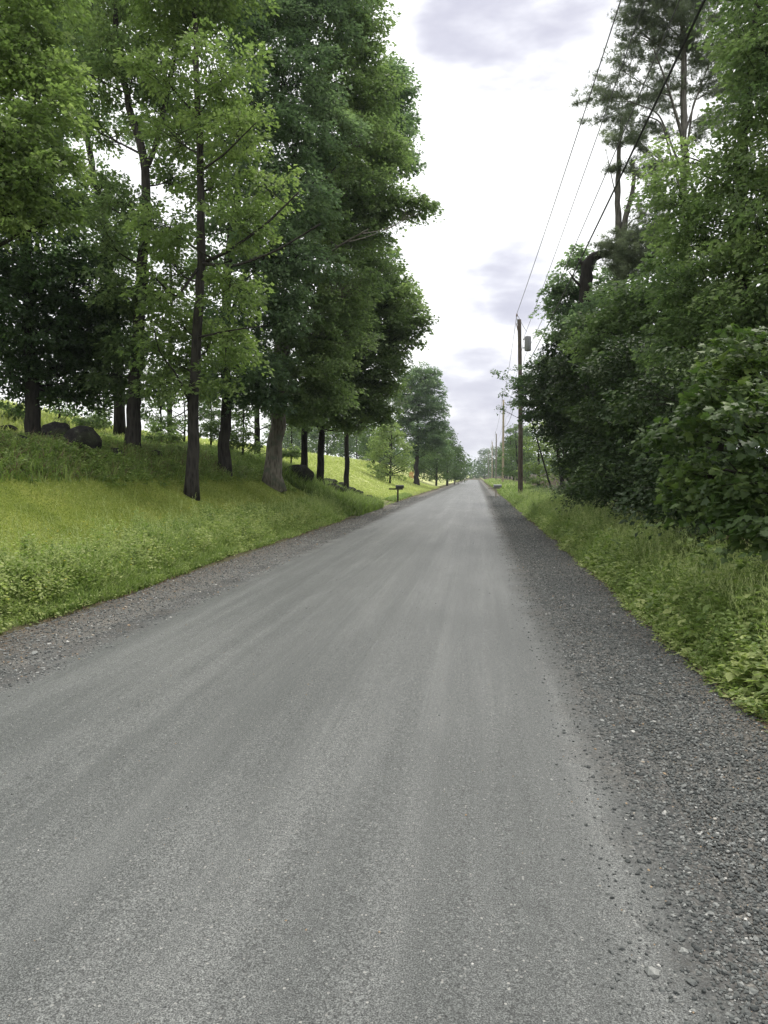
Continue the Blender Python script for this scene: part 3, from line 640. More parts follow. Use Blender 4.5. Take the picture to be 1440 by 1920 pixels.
tree('old_maple_tree', 'old maple with a very thick pale flared trunk on the grassy bank', 'tree', base_at(512, 897, 27),
     [(517, 820, 27), (524, 700, 27), (528, 620, 27), (510, 560, 27), (500, 500, 27), (530, 400, 27.2), (580, 250, 27.4), (640, 60, 27.6), (660, -80, 27.8)], .3,
     [(650, 70, 60, 27, .5), (690, 30, 40, 27, .5), (640, 160, 75, 26.6), (700, 170, 60, 27.4), (660, 260, 75, 26.5), (720, 280, 50, 27.5), (640, 350, 70, 26), (700, 370, 60, 26.8), (770, 388, 30, 27), (795, 388, 14, 27), (740, 380, 35, 27), (690, 100, 40, 27.4), (720, 500, 30, 27),
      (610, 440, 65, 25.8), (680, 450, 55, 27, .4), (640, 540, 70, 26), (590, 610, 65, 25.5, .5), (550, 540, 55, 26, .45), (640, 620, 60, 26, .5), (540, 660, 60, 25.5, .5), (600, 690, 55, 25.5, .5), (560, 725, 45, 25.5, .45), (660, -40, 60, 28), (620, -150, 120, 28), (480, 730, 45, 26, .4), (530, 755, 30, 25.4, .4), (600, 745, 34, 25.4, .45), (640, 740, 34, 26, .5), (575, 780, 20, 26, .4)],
     LM['maple'], BARKP, 15, leaf=.11, dens=1.0, forks=[(.24, .16, [(545, 620, 27.2), (560, 560, 27.6), (600, 480, 28), (680, 380, 28.2), (740, 370, 28)]), (.38, .07, [(560, 520, 25.6), (620, 470, 24.6), (690, 430, 24)]), (.3, .1, [(480, 520, 26.5), (470, 480, 26.4), (450, 400, 26)])], min_fork=.2, flare=1.75)
tree('maple_tree', 'thin dark maple rising between the old pale trunk and the stone mound', 'tree', base_at(569, 888, 33),
     [(571, 800, 33), (578, 700, 33), (600, 560, 33), (640, 400, 33.4), (690, 260, 33.6), (710, 150, 33.8)], .15,
     [(730, 160, 45, 33.5, .45), (745, 220, 45, 34, .45), (720, 250, 55, 33), (750, 300, 35, 34), (690, 330, 60, 33), (740, 130, 28, 34), (650, 420, 65, 32.5, .4), (700, 480, 45, 33.5, .3), (660, 560, 60, 32, .45), (590, 420, 60, 33, .4), (690, 200, 60, 34, .4), (620, 320, 60, 34, .4)],
     LM['cool'], BARKD, 16, leaf=.12, dens=1.0, min_fork=.3)
tree('maple_tree', 'dark leaning maple standing over the stone mound, last of the row', 'tree', base_at(601, 893, 33.5),
     [(603, 800, 33.5), (608, 700, 33.4), (640, 600, 33), (680, 520, 33), (710, 440, 33)], .17,
     [(700, 550, 60, 32.5), (750, 560, 38, 33), (770, 590, 24, 33), (720, 610, 50, 32), (680, 640, 55, 31.5), (730, 660, 35, 32), (640, 660, 50, 31.5), (650, 720, 50, 31.5), (600, 740, 45, 31.5), (690, 710, 42, 32), (700, 755, 30, 32), (640, 770, 32, 32), (560, 770, 30, 32), (735, 520, 30, 33), (600, 650, 50, 33, .3), (715, 720, 30, 33), (745, 610, 38, 32), (780, 605, 18, 32), (760, 555, 30, 32), (770, 640, 18, 32), (725, 690, 36, 31.6), (740, 725, 22, 32), (690, 745, 30, 31.4), (660, 775, 26, 31.6), (720, 765, 20, 32), (620, 745, 34, 31.2), (790, 598, 9, 32), (600, 775, 26, 31.5), (565, 768, 22, 31.5), (680, 792, 18, 31.6), (715, 790, 14, 31.8), (640, 798, 14, 31.6)],
     LM['maple'], BARKD, 17, leaf=.115, dens=1.05, min_fork=.25, forks=[(.25, .05, [(585, 760, 33.4), (575, 720, 33)])])
# near maple reaching in from the left
tree('maple_tree', 'near maple with yellow-green leaves reaching in at the top left edge', 'tree', (-13.5, 14.5),
     [(-260, 600, 14.5), (-220, 300, 14.5), (-150, 60, 14.4), (-120, -200, 14.4)], .2,
     [(20, 130, 75, 13.6), (80, 200, 60, 13.6, .7), (20, 250, 80, 13.2, .65), (70, 320, 60, 13.4), (20, 380, 60, 13.2, .6), (100, 130, 45, 14), (60, 60, 55, 14), (-60, 100, 110, 13.6), (-60, 300, 110, 13.4), (-90, -60, 140, 14), (60, -40, 70, 14), (130, 290, 28, 13.8), (110, 395, 28, 13.6), (-60, 420, 70, 13.6)],
     LM['yellow'], BARK, 18, leaf=.095, dens=1.2, tint=.6, cl_r=.34, forks=[(.62, .06, [(-80, 60, 14.2), (0, 20, 14), (30, 60, 13.8)])])
tree('maple_tree', 'dark slanting maple against the sky just left of the forked maple', 'tree', base_at(225, 800, 28),
     [(222, 700, 28), (212, 560, 28), (200, 450, 28), (175, 320, 28), (152, 200, 28), (140, 50, 28), (130, -100, 28)], .21,
     [(150, 200, 50, 28), (180, 330, 40, 28), (120, 100, 70, 28), (190, 60, 60, 29), (120, 400, 60, 28), (230, 470, 50, 28.5), (80, 250, 60, 28.5), (130, -40, 90, 28), (150, 480, 60, 28), (250, 240, 35, 29), (90, 0, 80, 28), (210, 400, 35, 29)],
     LM['cool'], BARKD, 19, leaf=.12, dens=.75, tint=.35, min_fork=.4)
# spruces behind the row with thin drooping boughs
for i, (px, Y, tops, lab) in enumerate([(482, 36, 330, 'dark spruce behind the old pale maple with fine bare lower boughs'), (318, 38, 420, 'thin spruce behind the gap between the forked and slender maples'), (650, 42, 440, 'dark spruce showing behind the leaning maple near the road')]):
    gx, gy = base_at(px, 850, Y); bl = []
    r_ = np.random.default_rng(70 + i); yb = 800
    yy = tops + 20
    while yy < 790:
        k = (yy - tops) / (800 - tops)
        for s_ in (-1, 1):
            bl.append((px + s_ * r_.uniform(.4, .9) * (18 + 62 * k), yy + r_.uniform(-10, 14), 16 + 20 * k, Y + r_.uniform(-1, 1)))
        yy += 30 if i != 1 else 42
    tree('spruce_tree', lab, 'tree', (gx, gy), [(px, 700, Y), (px + 3, 550, Y), (px + 2, tops, Y)], .15, bl, LM['needle'], BARKD, 80 + i, leaf=.17, tpl=TUFT, dens=.55 if i != 1 else .35, mode='needle', per=26, cl_r=.5, flat=.35, tint=.3, min_fork=.08, twig=1.4)
# small shrubs along the crest behind the trunks
for i, (px, py, Y, rp, lab) in enumerate([(312, 812, 26, 26, 'small shrub behind the gap right of the forked maple'), (455, 822, 30, 26, 'small shrub between the mossy trunk and the old pale maple'), (175, 778, 27, 24, 'small shrub on the crest above the big boulder'), (545, 842, 34, 16, 'little sapling with flat leaves above the rounded boulder'), (395, 800, 30, 22, 'small shrub between the slender and mossy maples'), (20, 770, 25, 26, 'small shrub on the crest at the left edge of the picture')]):
    tree('shrub', lab, 'shrub', base_at(px, py + rp * 1.5, Y), [(px, py + rp * .5, Y), (px + 2, py, Y)], .02, [(px, py, rp, Y), (px - rp * .8, py + rp * .3, rp * .6, Y), (px + rp * .8, py + rp * .5, rp * .6, Y)], LM['maple'], BARKD, 100 + i, leaf=.09, per=45, cl_r=.25, dens=.8, tint=.5, group='shrubs along the crest behind the trunks')

for i, (px, Y, lab) in enumerate([(300, 29, 'thin sapling seen between the forked and slender maples'), (345, 33, 'thin sapling just left of the slender maple trunk'), (455, 31, 'thin sapling between the mossy trunk and the dark spruce'), (395, 34, 'thin sapling behind the gap right of the slender maple'), (195, 30, 'thin sapling left of the forked maple trunk'), (545, 38, 'thin sapling right of the old pale maple'), (110, 29, 'thin sapling behind the big dark boulder')]):
    r_ = np.random.default_rng(900 + i); bl = [(px + r_.normal(0, 22), y_ + r_.uniform(-8, 8), r_.uniform(13, 22), Y + r_.uniform(-.8, .8)) for y_ in range(680, 815, 15)]
    tree('sapling', lab, 'tree', base_at(px, 840, Y), [(px + 2, 780, Y), (px - 3, 720, Y), (px, 670, Y)], .045, bl, LM['maple'], BARKD, 920 + i, leaf=.11, per=30, cl_r=.32, dens=.45, tint=.35, min_fork=.15)
# --- the wood on the right
def shrub(lab, bx, by, tops, blobs, seed, m='gloss', **k):
    return tree(k.pop('name', 'shrub'), lab, k.pop('cat', 'shrub'), (bx, by), tops, k.pop('r0', .06), blobs, LM[m], BARKD, seed, **k)
shrub('near broad-leaved shrub hanging over the verge at the right edge', 4.6, 7.6, [(1600, 900, 7.6), (1560, 700, 7.8), (1540, 560, 8)],
      [(1400, 800, 75, 7.8, .6), (1330, 760, 50, 8.4, .6), (1410, 720, 60, 8.2, .6), (1440, 900, 80, 7.4, .5), (1360, 880, 60, 8, .5), (1290, 800, 40, 8.8, .5), (1390, 980, 55, 7.6, .4), (1500, 780, 100, 7.6), (1500, 960, 90, 7.2), (1320, 940, 45, 8.2, .4), (1440, 640, 60, 8.4, .7), (1290, 880, 30, 8.6, .6), (1380, 680, 30, 8.4, .8)], 201, 'big', leaf=.068, tpl=MAPLE, per=46, cl_r=.3, dens=.8, min_fork=.05, flat=.7, tint=.32)
shrub('dark glossy shrub behind the near broad-leaved one', 5.0, 11.5, [(1380, 900, 11.5), (1360, 700, 11.6)],
      [(1330, 880, 80, 11.2), (1270, 820, 70, 11.6), (1390, 760, 80, 11.6), (1250, 910, 60, 11, .4), (1320, 700, 80, 12), (1390, 900, 80, 11), (1230, 740, 60, 12), (1290, 960, 55, 10.8, .35), (1440, 860, 70, 11), (1440, 700, 80, 12)], 202, leaf=.068, per=95, dens=1.25, min_fork=.05)
shrub('dark glossy shrub reaching down to the grass, third along the thicket from the right edge', 4.6, 16.5, [(1240, 850, 16.5), (1230, 700, 16.6)],
      [(1180, 850, 70, 16.4), (1230, 790, 80, 16.5), (1160, 760, 65, 16.8), (1230, 700, 80, 16.8), (1130, 890, 45, 16, .4), (1180, 920, 40, 16, .35), (1290, 860, 80, 16), (1160, 680, 60, 17), (1290, 720, 70, 17), (1240, 930, 45, 15.6, .3)], 203, leaf=.072, per=95, dens=1.25, min_fork=.05)
shrub('tall dark shrub in the middle of the thicket', 4.4, 23, [(1150, 850, 23), (1140, 690, 23)],
      [(1110, 820, 55, 22.6), (1100, 740, 55, 22.8), (1150, 680, 60, 23), (1090, 880, 38, 22.2, .45), (1080, 690, 45, 23.2), (1190, 760, 60, 23), (1130, 620, 50, 23.5), (1090, 920, 25, 22, .5), (1200, 640, 60, 23.5), (1140, 900, 40, 22)], 204, leaf=.085, per=85, dens=1.2, min_fork=.05)
shrub('dark leafy shrub just nearer than the first utility pole', 4.4, 31, [(1090, 870, 31), (1080, 720, 31)],
      [(1060, 750, 45, 31), (1040, 700, 38, 31.4), (1080, 810, 38, 31), (1020, 740, 28, 31.5), (1090, 680, 45, 31.5), (1070, 870, 28, 30.5, .55), (1050, 660, 32, 32), (1110, 740, 50, 31), (1040, 800, 30, 31.5, .3)], 205, leaf=.115, dens=1.2, min_fork=.08)
tree('maple_tree', 'leafy maple whose branches hide the middle of the first utility pole', 'tree', (4.9, 44), [(1040, 800, 44), (1030, 700, 44), (1025, 640, 44)], .13,
     [(1000, 730, 28, 44), (985, 710, 18, 44), (1020, 690, 30, 44), (1000, 770, 22, 44), (1030, 740, 30, 44), (1050, 690, 30, 45), (975, 750, 12, 44), (1040, 780, 25, 45)],
     LM['dark'], BARKD, 206, leaf=.13, dens=1.2, per=50, tint=.6, cl_r=.38)
tree('maple_tree', 'tall yellow-green maple filling the upper right edge', 'tree', (6.6, 14.5), [(1400, 600, 14.6), (1385, 400, 14.8), (1400, 200, 15), (1420, 0, 15), (1430, -200, 15)], .17,
     [(1275, 290, 38, 15.5, .7), (1250, 370, 50, 15.2, .55), (1320, 330, 55, 15, .6), (1290, 440, 65, 14.8, .5), (1370, 400, 70, 14.4), (1400, 300, 65, 14.2, .6), (1430, 180, 65, 14.2), (1410, 60, 50, 14.4, .45), (1440, 100, 60, 14), (1370, 500, 70, 14, .55), (1290, 540, 65, 14.4, .4),
      (1430, 440, 80, 13.6, .6), (1350, 610, 75, 14, .35), (1430, 560, 80, 13.4, .6), (1270, 640, 65, 14.6, .35), (1440, -30, 80, 15), (1380, 220, 28, 15, .6), (1350, 700, 70, 14), (1500, 300, 120, 14), (1520, 500, 120, 13.6), (1500, 50, 120, 14.6), (1480, -180, 140, 15)],
     LM['maple'], BARK, 207, leaf=.08, per=95, dens=1.15, tint=.42, min_fork=.2)
tree('maple_tree', 'mid-green maple below the bent grey trunk on the right', 'tree', (6.6, 20), [(1330, 800, 20), (1300, 600, 20), (1290, 500, 20)], .13,
     [(1210, 560, 60, 20), (1150, 620, 55, 20.5), (1260, 600, 60, 19.5), (1200, 660, 60, 19.5, .35), (1110, 650, 42, 21, .4), (1270, 500, 50, 20), (1240, 700, 60, 19.5, .3), (1180, 560, 45, 21), (1320, 560, 70, 20), (1290, 660, 70, 19)], LM['maple'], BARKD, 208, leaf=.105, dens=1.2, tint=.3, min_fork=.2)
tree('willow_shrub', 'pale feathery small tree left of the bent grey trunk', 'tree', (5.4, 31.5), [(1080, 700, 31.5), (1065, 600, 31.5), (1055, 530, 31.5)], .08,
     [(1055, 530, 28, 31.5), (1045, 580, 30, 31.5), (1075, 560, 32, 31.8), (1060, 620, 38, 31.4), (1095, 500, 20, 32), (1130, 580, 38, 32), (1100, 620, 40, 31.5), (1085, 470, 12, 32), (1150, 520, 28, 32), (1110, 585, 26, 29), (1085, 600, 22, 29), (1125, 545, 16, 29.2), (1040, 540, 20, 31.5), (1070, 490, 12, 31.5)], LM['cool'], BARKG, 209, leaf=.12, dens=1.0, tint=.6, cl_r=.34, per=55, min_fork=.3)
tree('maple_tree', 'thin tree whose sparse leafy twigs reach left past the first utility pole', 'tree', (4.6, 47), [(1000, 800, 47), (985, 750, 47), (962, 725, 47.2)], .06,
     [(950, 705, 9, 47), (930, 697, 6, 47), (945, 735, 8, 47), (960, 755, 9, 47), (938, 765, 6, 47), (965, 690, 10, 47), (965, 725, 12, 47)], LM['dark'], BARKD, 210, leaf=.12, dens=.3, per=11, cl_r=.26, tint=.7, min_fork=.5)
# pines
tree('pine_tree', 'tall white pine with spreading open boughs above the wood on the right', 'tree', (8.0, 27.5), [(1290, 600, 27.5), (1282, 350, 27.5), (1281, 150, 27.5), (1280, 0, 27.5), (1278, -260, 27.5)], .2,
     [(1120, 185, 26, 26.8), (1150, 165, 34, 27), (1185, 190, 38, 27), (1135, 215, 24, 26.6), (1225, 165, 34, 27.4), (1170, 235, 28, 26.4), (1205, 235, 24, 27), (1255, 150, 30, 27.5), (1200, 60, 40, 27.4), (1245, 40, 50, 27), (1290, 50, 50, 27), (1230, 100, 36, 27.5), (1330, 90, 42, 27.8),
      (1310, 20, 50, 27.6), (1355, 160, 26, 28), (1330, 220, 20, 28), (1380, 60, 40, 28.4), (1185, 20, 28, 27), (1260, -30, 70, 27), (1340, -30, 70, 28), (1210, -20, 30, 27), (1280, -160, 110, 27.5), (1315, 250, 16, 27), (1200, 265, 16, 26.6), (1250, 200, 26, 27.6), (1300, 160, 26, 28), (1330, 170, 26, 28), (1370, 120, 36, 28.4), (1300, 110, 34, 28), (1165, 130, 24, 27), (1240, 255, 24, 27.6), (1220, 300, 26, 28), (1350, 230, 28, 28.4), (1390, 180, 34, 28.6), (1180, 100, 18, 27), (1225, 20, 40, 27)],
     LM['needle'], BARKG, 220, leaf=.16, tpl=TUFT, dens=1.0, mode='needle', per=34, cl_r=.48, flat=.75, tint=.5, min_fork=.45,
     forks=[(.6, .06, [(1250, 155, 27), (1225, 90, 26.6)]), (.52, .05, [(1235, 210, 27), (1180, 190, 26.6)]), (.5, .05, [(1240, 225, 27), (1200, 215, 27)]), (.6, .04, [(1310, 170, 27.6), (1330, 120, 27.8)]), (.56, .045, [(1300, 190, 28), (1340, 130, 28.6)])])
tree('pine_tree', 'half-dead pine with a bare forked top and tufts of needles on the right', 'tree', (6.6, 29.5), [(1175, 600, 29.5), (1160, 500, 29.5), (1160, 430, 29.5), (1158, 350, 29.5), (1160, 290, 29.5), (1166, 225, 29.5)], .27,
     [(1150, 262, 14, 29.5), (1185, 262, 12, 29.5), (1150, 318, 12, 29.4), (1195, 315, 16, 29.6), (1180, 440, 30, 29.4), (1215, 475, 30, 29.2), (1180, 480, 36, 29), (1160, 450, 24, 29), (1235, 490, 22, 29.2), (1150, 490, 22, 29), (1210, 400, 22, 29.8), (1230, 350, 20, 30), (1205, 450, 30, 29), (1165, 510, 26, 29), (1240, 420, 22, 30), (1225, 320, 24, 30), (1240, 380, 26, 30), (1220, 440, 30, 29.6), (1255, 460, 28, 29.6), (1200, 500, 34, 29.2), (1150, 474, 16, 29.4), (1165, 480, 20, 29.2), (1140, 462, 9, 29.6)],
     LM['needle'], BARKG, 221, leaf=.16, tpl=TUFT, dens=1.1, mode='needle', per=36, cl_r=.42, flat=.7, tint=.55, min_fork=.35, forks=[(.62, .15, [(1172, 405, 29.4), (1185, 370, 29.4), (1190, 330, 29.6), (1186, 300, 29.6)]), (.7, .03, [(1185, 412, 29.4), (1215, 402, 29.2)]), (.8, .025, [(1140, 300, 29.4), (1136, 280, 29.2)])])
# bent snag
r_ = np.random.default_rng(9); p0 = at(1100, 640, 30); bx, by = p0[0], 30
root = thing('bent_tree_trunk', 'thick grey tree trunk bent over sharply at its broken top', 'tree', (bx, by, g1(bx, by)))
mb = MB(); pth = smooth_path([np.array([bx + .1, by, g1(bx, by) - .1]), at(1108, 700, 30), at(1098, 600, 30), at(1096, 560, 30), at(1100, 525, 30), at(1100, 500, 30), at(1108, 484, 29.9), at(1130, 474, 29.8), at(1150, 474, 29.8)], 60)
rad = np.interp(np.linspace(0, 1, 60), [0, .6, .72, .78, .9, .96, 1], [.32, .25, .3, .23, .22, .14, .06]); tube(mb, pth, rad, 16, .5, .16, r_)
tube(mb, smooth_path([at(1146, 474, 29.8), at(1165, 480, 29.7), at(1185, 476, 29.6)], 5), [.06, .05, .04, .03, .02], 6, .5)
tube(mb, smooth_path([at(1098, 545, 30), at(1080, 530, 29.8), at(1066, 508, 29.7)], 6), [.08, .06, .05, .04, .03, .015], 6, .5)
tube(mb, smooth_path([at(1100, 505, 30), at(1090, 492, 30), at(1084, 484, 30)], 6), [.12, .11, .09, .07, .05, .03], 8, .5, .1, r_)
mb.build('trunk', BARKD, root)

# --- lighter trees beyond the first pole, right
for i, (lab, bx, by, tops, blobs, m, tt) in enumerate([
    ('light green young tree in the gap beyond the first utility pole', 4.9, 62, [(1010, 860, 62), (1008, 800, 62)], [(1000, 830, 20, 62), (1025, 850, 24, 62), (1010, 800, 18, 62, .9), (1040, 820, 26, 63), (995, 870, 18, 61), (1030, 885, 22, 61), (1012, 900, 16, 60)], 'spring', .35),
    ('dark-trunked tree standing behind the gap right of the first utility pole', 6.6, 56, [(1056, 850, 56), (1056, 760, 56)], [(1060, 800, 26, 56), (1040, 770, 26, 56), (1075, 850, 24, 56), (1060, 760, 30, 57), (1030, 800, 18, 57), (1085, 890, 22, 54)], 'far', .3),
    ('bright green roadside tree right beside the second utility pole', 5.4, 92, [(968, 860, 92), (967, 800, 92)], [(965, 850, 18, 92), (975, 820, 18, 92), (960, 880, 14, 91), (985, 850, 22, 93), (968, 800, 12, 92), (975, 885, 14, 91), (990, 890, 18, 91)], 'far', .8),
    ('dark green tree just behind the second utility pole', 6.0, 125, [(957, 850, 125), (957, 800, 125)], [(955, 830, 14, 125), (965, 810, 14, 125), (950, 860, 14, 125), (960, 880, 14, 124), (945, 885, 12, 124)], 'far', .35),
    ]):
    tree('roadside_tree', lab, 'tree', (bx, by), tops, .12, blobs, LM[m], BARKD, 240 + i, leaf=.2, per=34, dens=.45, cl_r=.6, tint=tt, min_fork=.08)
# distant row on the right: individual trees
r_ = np.random.default_rng(33)
kinds = ['round green tree', 'narrow dark tree', 'pale green tree', 'broad dark green tree']
spots = [(5.8, 150, 8.5, 3.2), (8.5, 158, 10.5, 2.6), (6.2, 172, 9, 3), (9.5, 180, 12, 3), (6.4, 196, 9.5, 3.2), (10, 210, 13, 3.2), (6.8, 226, 10, 3.4), (7.5, 262, 12, 4), (6.4, 300, 12, 4.2), (3.5, 345, 13, 4.5)]
ordn = ['first', 'second', 'third', 'fourth', 'fifth', 'sixth', 'seventh', 'eighth', 'ninth', 'tenth']
def far_tree(lab, bx, by, h, w_, seed, m='far', tt=.5, leaf=.35, group=None, cone=False, name='roadside_tree'):
    r = np.random.default_rng(seed); bz = g1(bx, by); root = thing(name, lab, 'tree', (bx, by, bz), group)
    wood = MB(); tube(wood, smooth_path([(bx, by, bz - .2), (bx + r.normal(0, .1), by, bz + h * .5), (bx + r.normal(0, .2), by, bz + h * .9)], 8), np.linspace(.02 * h, .05, 8), 7)
    fol = MB(); ncl = int((34 if leaf > .3 else 130) * max(1, w_ / 2.6) ** 1.5); u = r.uniform(.12, 1, ncl)
    rr = w_ * (np.sin(np.pi * np.clip(u * .8 + .14, 0, 1)) ** .7 if not cone else (1.08 - u)) * r.uniform(.2, 1, ncl) ** .5
    a = r.uniform(0, 6.28, ncl); cc = np.stack([bx + rr * np.cos(a), by + rr * np.sin(a), bz + h * u], -1)
    for j in range(0, ncl, 3): s0 = np.array([bx, by, max(bz + h * .15, cc[j, 2] - rr[j] * .6)]); tube(wood, bez(s0, (s0 + cc[j]) / 2, cc[j], 4), np.linspace(.05, .015, 4), 4, cap=False)
    nl = 46; n = ncl * nl; cs = np.repeat(r.uniform(.6, 1.15, ncl) * .27 * w_ , nl)
    off = norm(r.normal(0, 1, (n, 3))) * (r.uniform(0, 1, n) ** .4 * cs)[:, None] * np.array([1, 1, .65])
    scatter(fol, KITE, np.repeat(cc, nl, 0) + off, norm(off + r.normal(0, .4, (n, 3)) * .5 + np.array([0, 0, -.1])), norm(r.normal(0, .6, (n, 3)) + np.array([0, 0, 1])), leaf * r.uniform(.6, 1.3, n),
            np.clip(np.repeat(r.normal(tt, .16, ncl), nl) + r.normal(0, .1, n), 0, 1))
    wood.build('trunk', BARKD, root); fol.build('crown', LM[m], root); return root
for i, (bx, by, h, w_) in enumerate(spots):
    far_tree(f'{kinds[i % 4]}, {ordn[i]} along the distant right side of the road', bx + (2.0 if i < 8 else 0), by, h, w_, 300 + i, tt=[.55, .25, .75, .3][i % 4], group='distant trees right of the road', leaf=.4)
# left far: the small pale tree, the big ones beyond
far_tree('small round pale green tree with a thin trunk on the sunlit lawn', *base_at(731, 908, 72), 5.5, 2.1, 330, m='spring', tt=.5, leaf=.2, name='young_tree')
far_tree('small round tree reaching in front of the big lawn maple, left of the orange boards', *base_at(700, 875, 100), 8.5, 2.6, 331, m='far', tt=.75, leaf=.25)
tree('maple_tree', 'tall dark maple with a bare trunk on the far lawn', 'tree', base_at(781, 904, 92), [(781, 860, 92), (783, 800, 92), (786, 720, 92)], .32,
     [(785, 712, 34, 92), (768, 735, 32, 92), (806, 732, 30, 92), (790, 760, 38, 92), (764, 772, 30, 92), (814, 765, 26, 92), (795, 800, 38, 92), (768, 812, 28, 92), (818, 800, 26, 92), (790, 694, 18, 92), (812, 706, 18, 93), (765, 702, 18, 92), (800, 838, 30, 93), (750, 745, 18, 92), (775, 845, 22, 93), (822, 835, 22, 93), (752, 790, 18, 92)],
     LM['cool'], BARKD, 332, leaf=.19, per=80, dens=.62, cl_r=.75, tint=.3, min_fork=.2)
for i, (px, by, h, w_, tt, lab) in enumerate([(818, 112, 8.4, 3.1, .4, 'broad green tree right behind the tall far-lawn maple'), (838, 128, 8.8, 2.8, .45, 'rounded dark green tree at the end of the far lawn'), (852, 150, 7.4, 2.6, .3, 'last dark tree on the left before the road disappears'), (795, 135, 6, 2.6, .9, 'low bright green tree seen under the far-lawn maples')]):
    bx, by_ = base_at(px, 903, by); far_tree(lab, bx, by_, h, w_, 340 + i, tt=tt, leaf=.25)
# trees beyond the crest of the field, seen under the left canopy
for i in range(12):
    px = 520 + i * 19 + r_.uniform(-6, 6); Y = r_.uniform(150, 200); bx = at(px, 860, Y)[0]
    far_tree(f'{["hazy grey-green", "pale green", "dark blue-green"][i % 3]} tree on the field skyline, {(ordn + ["eleventh", "twelfth"])[i]} from its left end', bx, Y, r_.uniform(7, 11), r_.uniform(3, 4.4), 360 + i, tt=[.5, .85, .3][i % 3], leaf=.45, group='trees on the field skyline')
# far wood closing the road
mb = MB(); r = np.random.default_rng(44)
n = 9000; x = r.uniform(-60, 90, n); y = r.uniform(400, 470, n); y = np.where(np.abs(x - 2) < 4, y + 40, y)
h = 8 + 5 * fbm(x, y, .16, 51) + 2; z = G(x, y) + r.uniform(0, 1, n) * h
scatter(mb, KITE, np.stack([x, y, z], -1), r.normal(0, 1, (n, 3)), norm(r.normal(0, .6, (n, 3)) + np.array([0, 0, 1])), r.uniform(1, 2.2, n), np.clip(r.normal(.35, .2, n), 0, 1))
stuff(mb.build('far_wood', LM['far']), 'far-off blue-green wood where the road disappears', 'woods')
# deeper wood right of the road, one mass behind the named trees
mb = MB(); n = 90000; y = 8 + 120 * r.uniform(0, 1, n) ** 1.3; x = 9.5 + r.uniform(0, 14, n) ** 1.0; hh = np.clip(9 + 3.5 * fbm(x, y, .35, 52), 3, 15)
z = G(x, y) + hh * r.uniform(0, 1, n) ** .8
scatter(mb, KITE, np.stack([x, y, z], -1), norm(r.normal(0, 1, (n, 3))), norm(r.normal(0, .6, (n, 3)) + np.array([0, 0, 1])), r.uniform(.16, .34, n), np.clip(.4 + .25 * fbm(x + z, y - z, .9, 53) + r.normal(0, .15, n), 0, 1))
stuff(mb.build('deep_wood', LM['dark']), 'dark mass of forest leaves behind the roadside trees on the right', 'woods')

# ------------------------------------------------------------------ rocks
def rock(mb, c, s, seed, sub=3):
    import bmesh
    from mathutils import noise as mn
    bm = bmesh.new(); bmesh.ops.create_icosphere(bm, subdivisions=sub, radius=1)
    for v_ in bm.verts:
        q = v_.co.copy(); k = 1 + .3 * mn.noise(q * 1.3 + Vector((seed * 7.3, 0, 0))) + .2 * mn.cell(q * 1.6 + Vector((0, seed * 3.1, 0))) * .4 + .16 * mn.noise(q * 3 + Vector((0, seed * 3.1, 0))) + .05 * mn.noise(q * 9)
        v_.co = q * k; v_.co.z = max(v_.co.z, -.5)
    bm.verts.index_update()
    vv = np.array([p.co[:] for p in bm.verts]) * np.array(s); a = seed * 1.7; ca, sa = math.cos(a), math.sin(a)
    vv = vv @ np.array([[ca, sa, 0], [-sa, ca, 0], [0, 0, 1]]) + np.array(c)
    mb.add(vv, np.array([[q.index for q in f_.verts] for f_ in bm.faces]), .5, True); bm.free()
def rock_thing(lab, px, py, Y, s, seed, group=None, name='boulder'):
    p = at(px, py, Y) if name == 'boulder' else hit(px, py); p[2] = g1(p[0], p[1]) + s[2] * (.36 if name == 'boulder' else .3)
    mb = MB(); rock(mb, (0, 0, 0), s, seed); o = mb.build(name, ROCK); o.location = tuple(p); tag(o, lab, 'rock', group); return o
rock_thing('big dark rounded boulder on the bank beside the forked maple', 154, 828, 16.8, (.48, .42, .42), 3)
rock_thing('squarish boulder half hidden behind the big dark one', 108, 812, 17.6, (.42, .4, .42), 2)
rock_thing('big dark mound-shaped boulder between the old pale maple and the last trunk', 556, 890, 31.5, (.95, .7, .55), 3)
rock_thing('long low boulder right of the mound-shaped one under the last maple', 618, 906, 33.6, (.75, .6, .35), 4)
rock_thing('small low boulder at the driveway end of the stony bank', 655, 920, 35, (.55, .5, .28), 5)
STONES = [(270, 846, 19.4, .27), (288, 858, 19.2, .24), (300, 850, 19.5, .2), (212, 856, 18.4, .26), (70, 822, 16, .3), (35, 836, 15.4, .28), (12, 812, 16, .32),
                                    (585, 903, 32, .42), (640, 914, 34, .42), (672, 928, 35.6, .36), (690, 937, 36.2, .32), (703, 944, 36.8, .28), (535, 885, 30, .3), (618, 908, 34.5, .45), (657, 922, 36, .38)]
for i, (px, py, Y, s) in enumerate(STONES):
    nm = 'stone'; near = 'around the foot of the forked maple' if 200 < px < 320 else 'tumbled on the bank at the left edge' if px < 200 else 'along the crest beside the driveway'
    _o = ['first', 'second', 'third', 'fourth', 'fifth', 'sixth', 'seventh', 'eighth', 'ninth']
    rank = sum(1 for q_ in STONES if q_[0] < px and ((200 < q_[0] < 320) == (200 < px < 320)) and ((q_[0] < 200) == (px < 200)))
    rock_thing(_o[rank] + ' from the left of the mossy fieldstones ' + near, px, py, Y, (s, s * .9, s * .6), 20 + i, 'stones ' + near, nm)
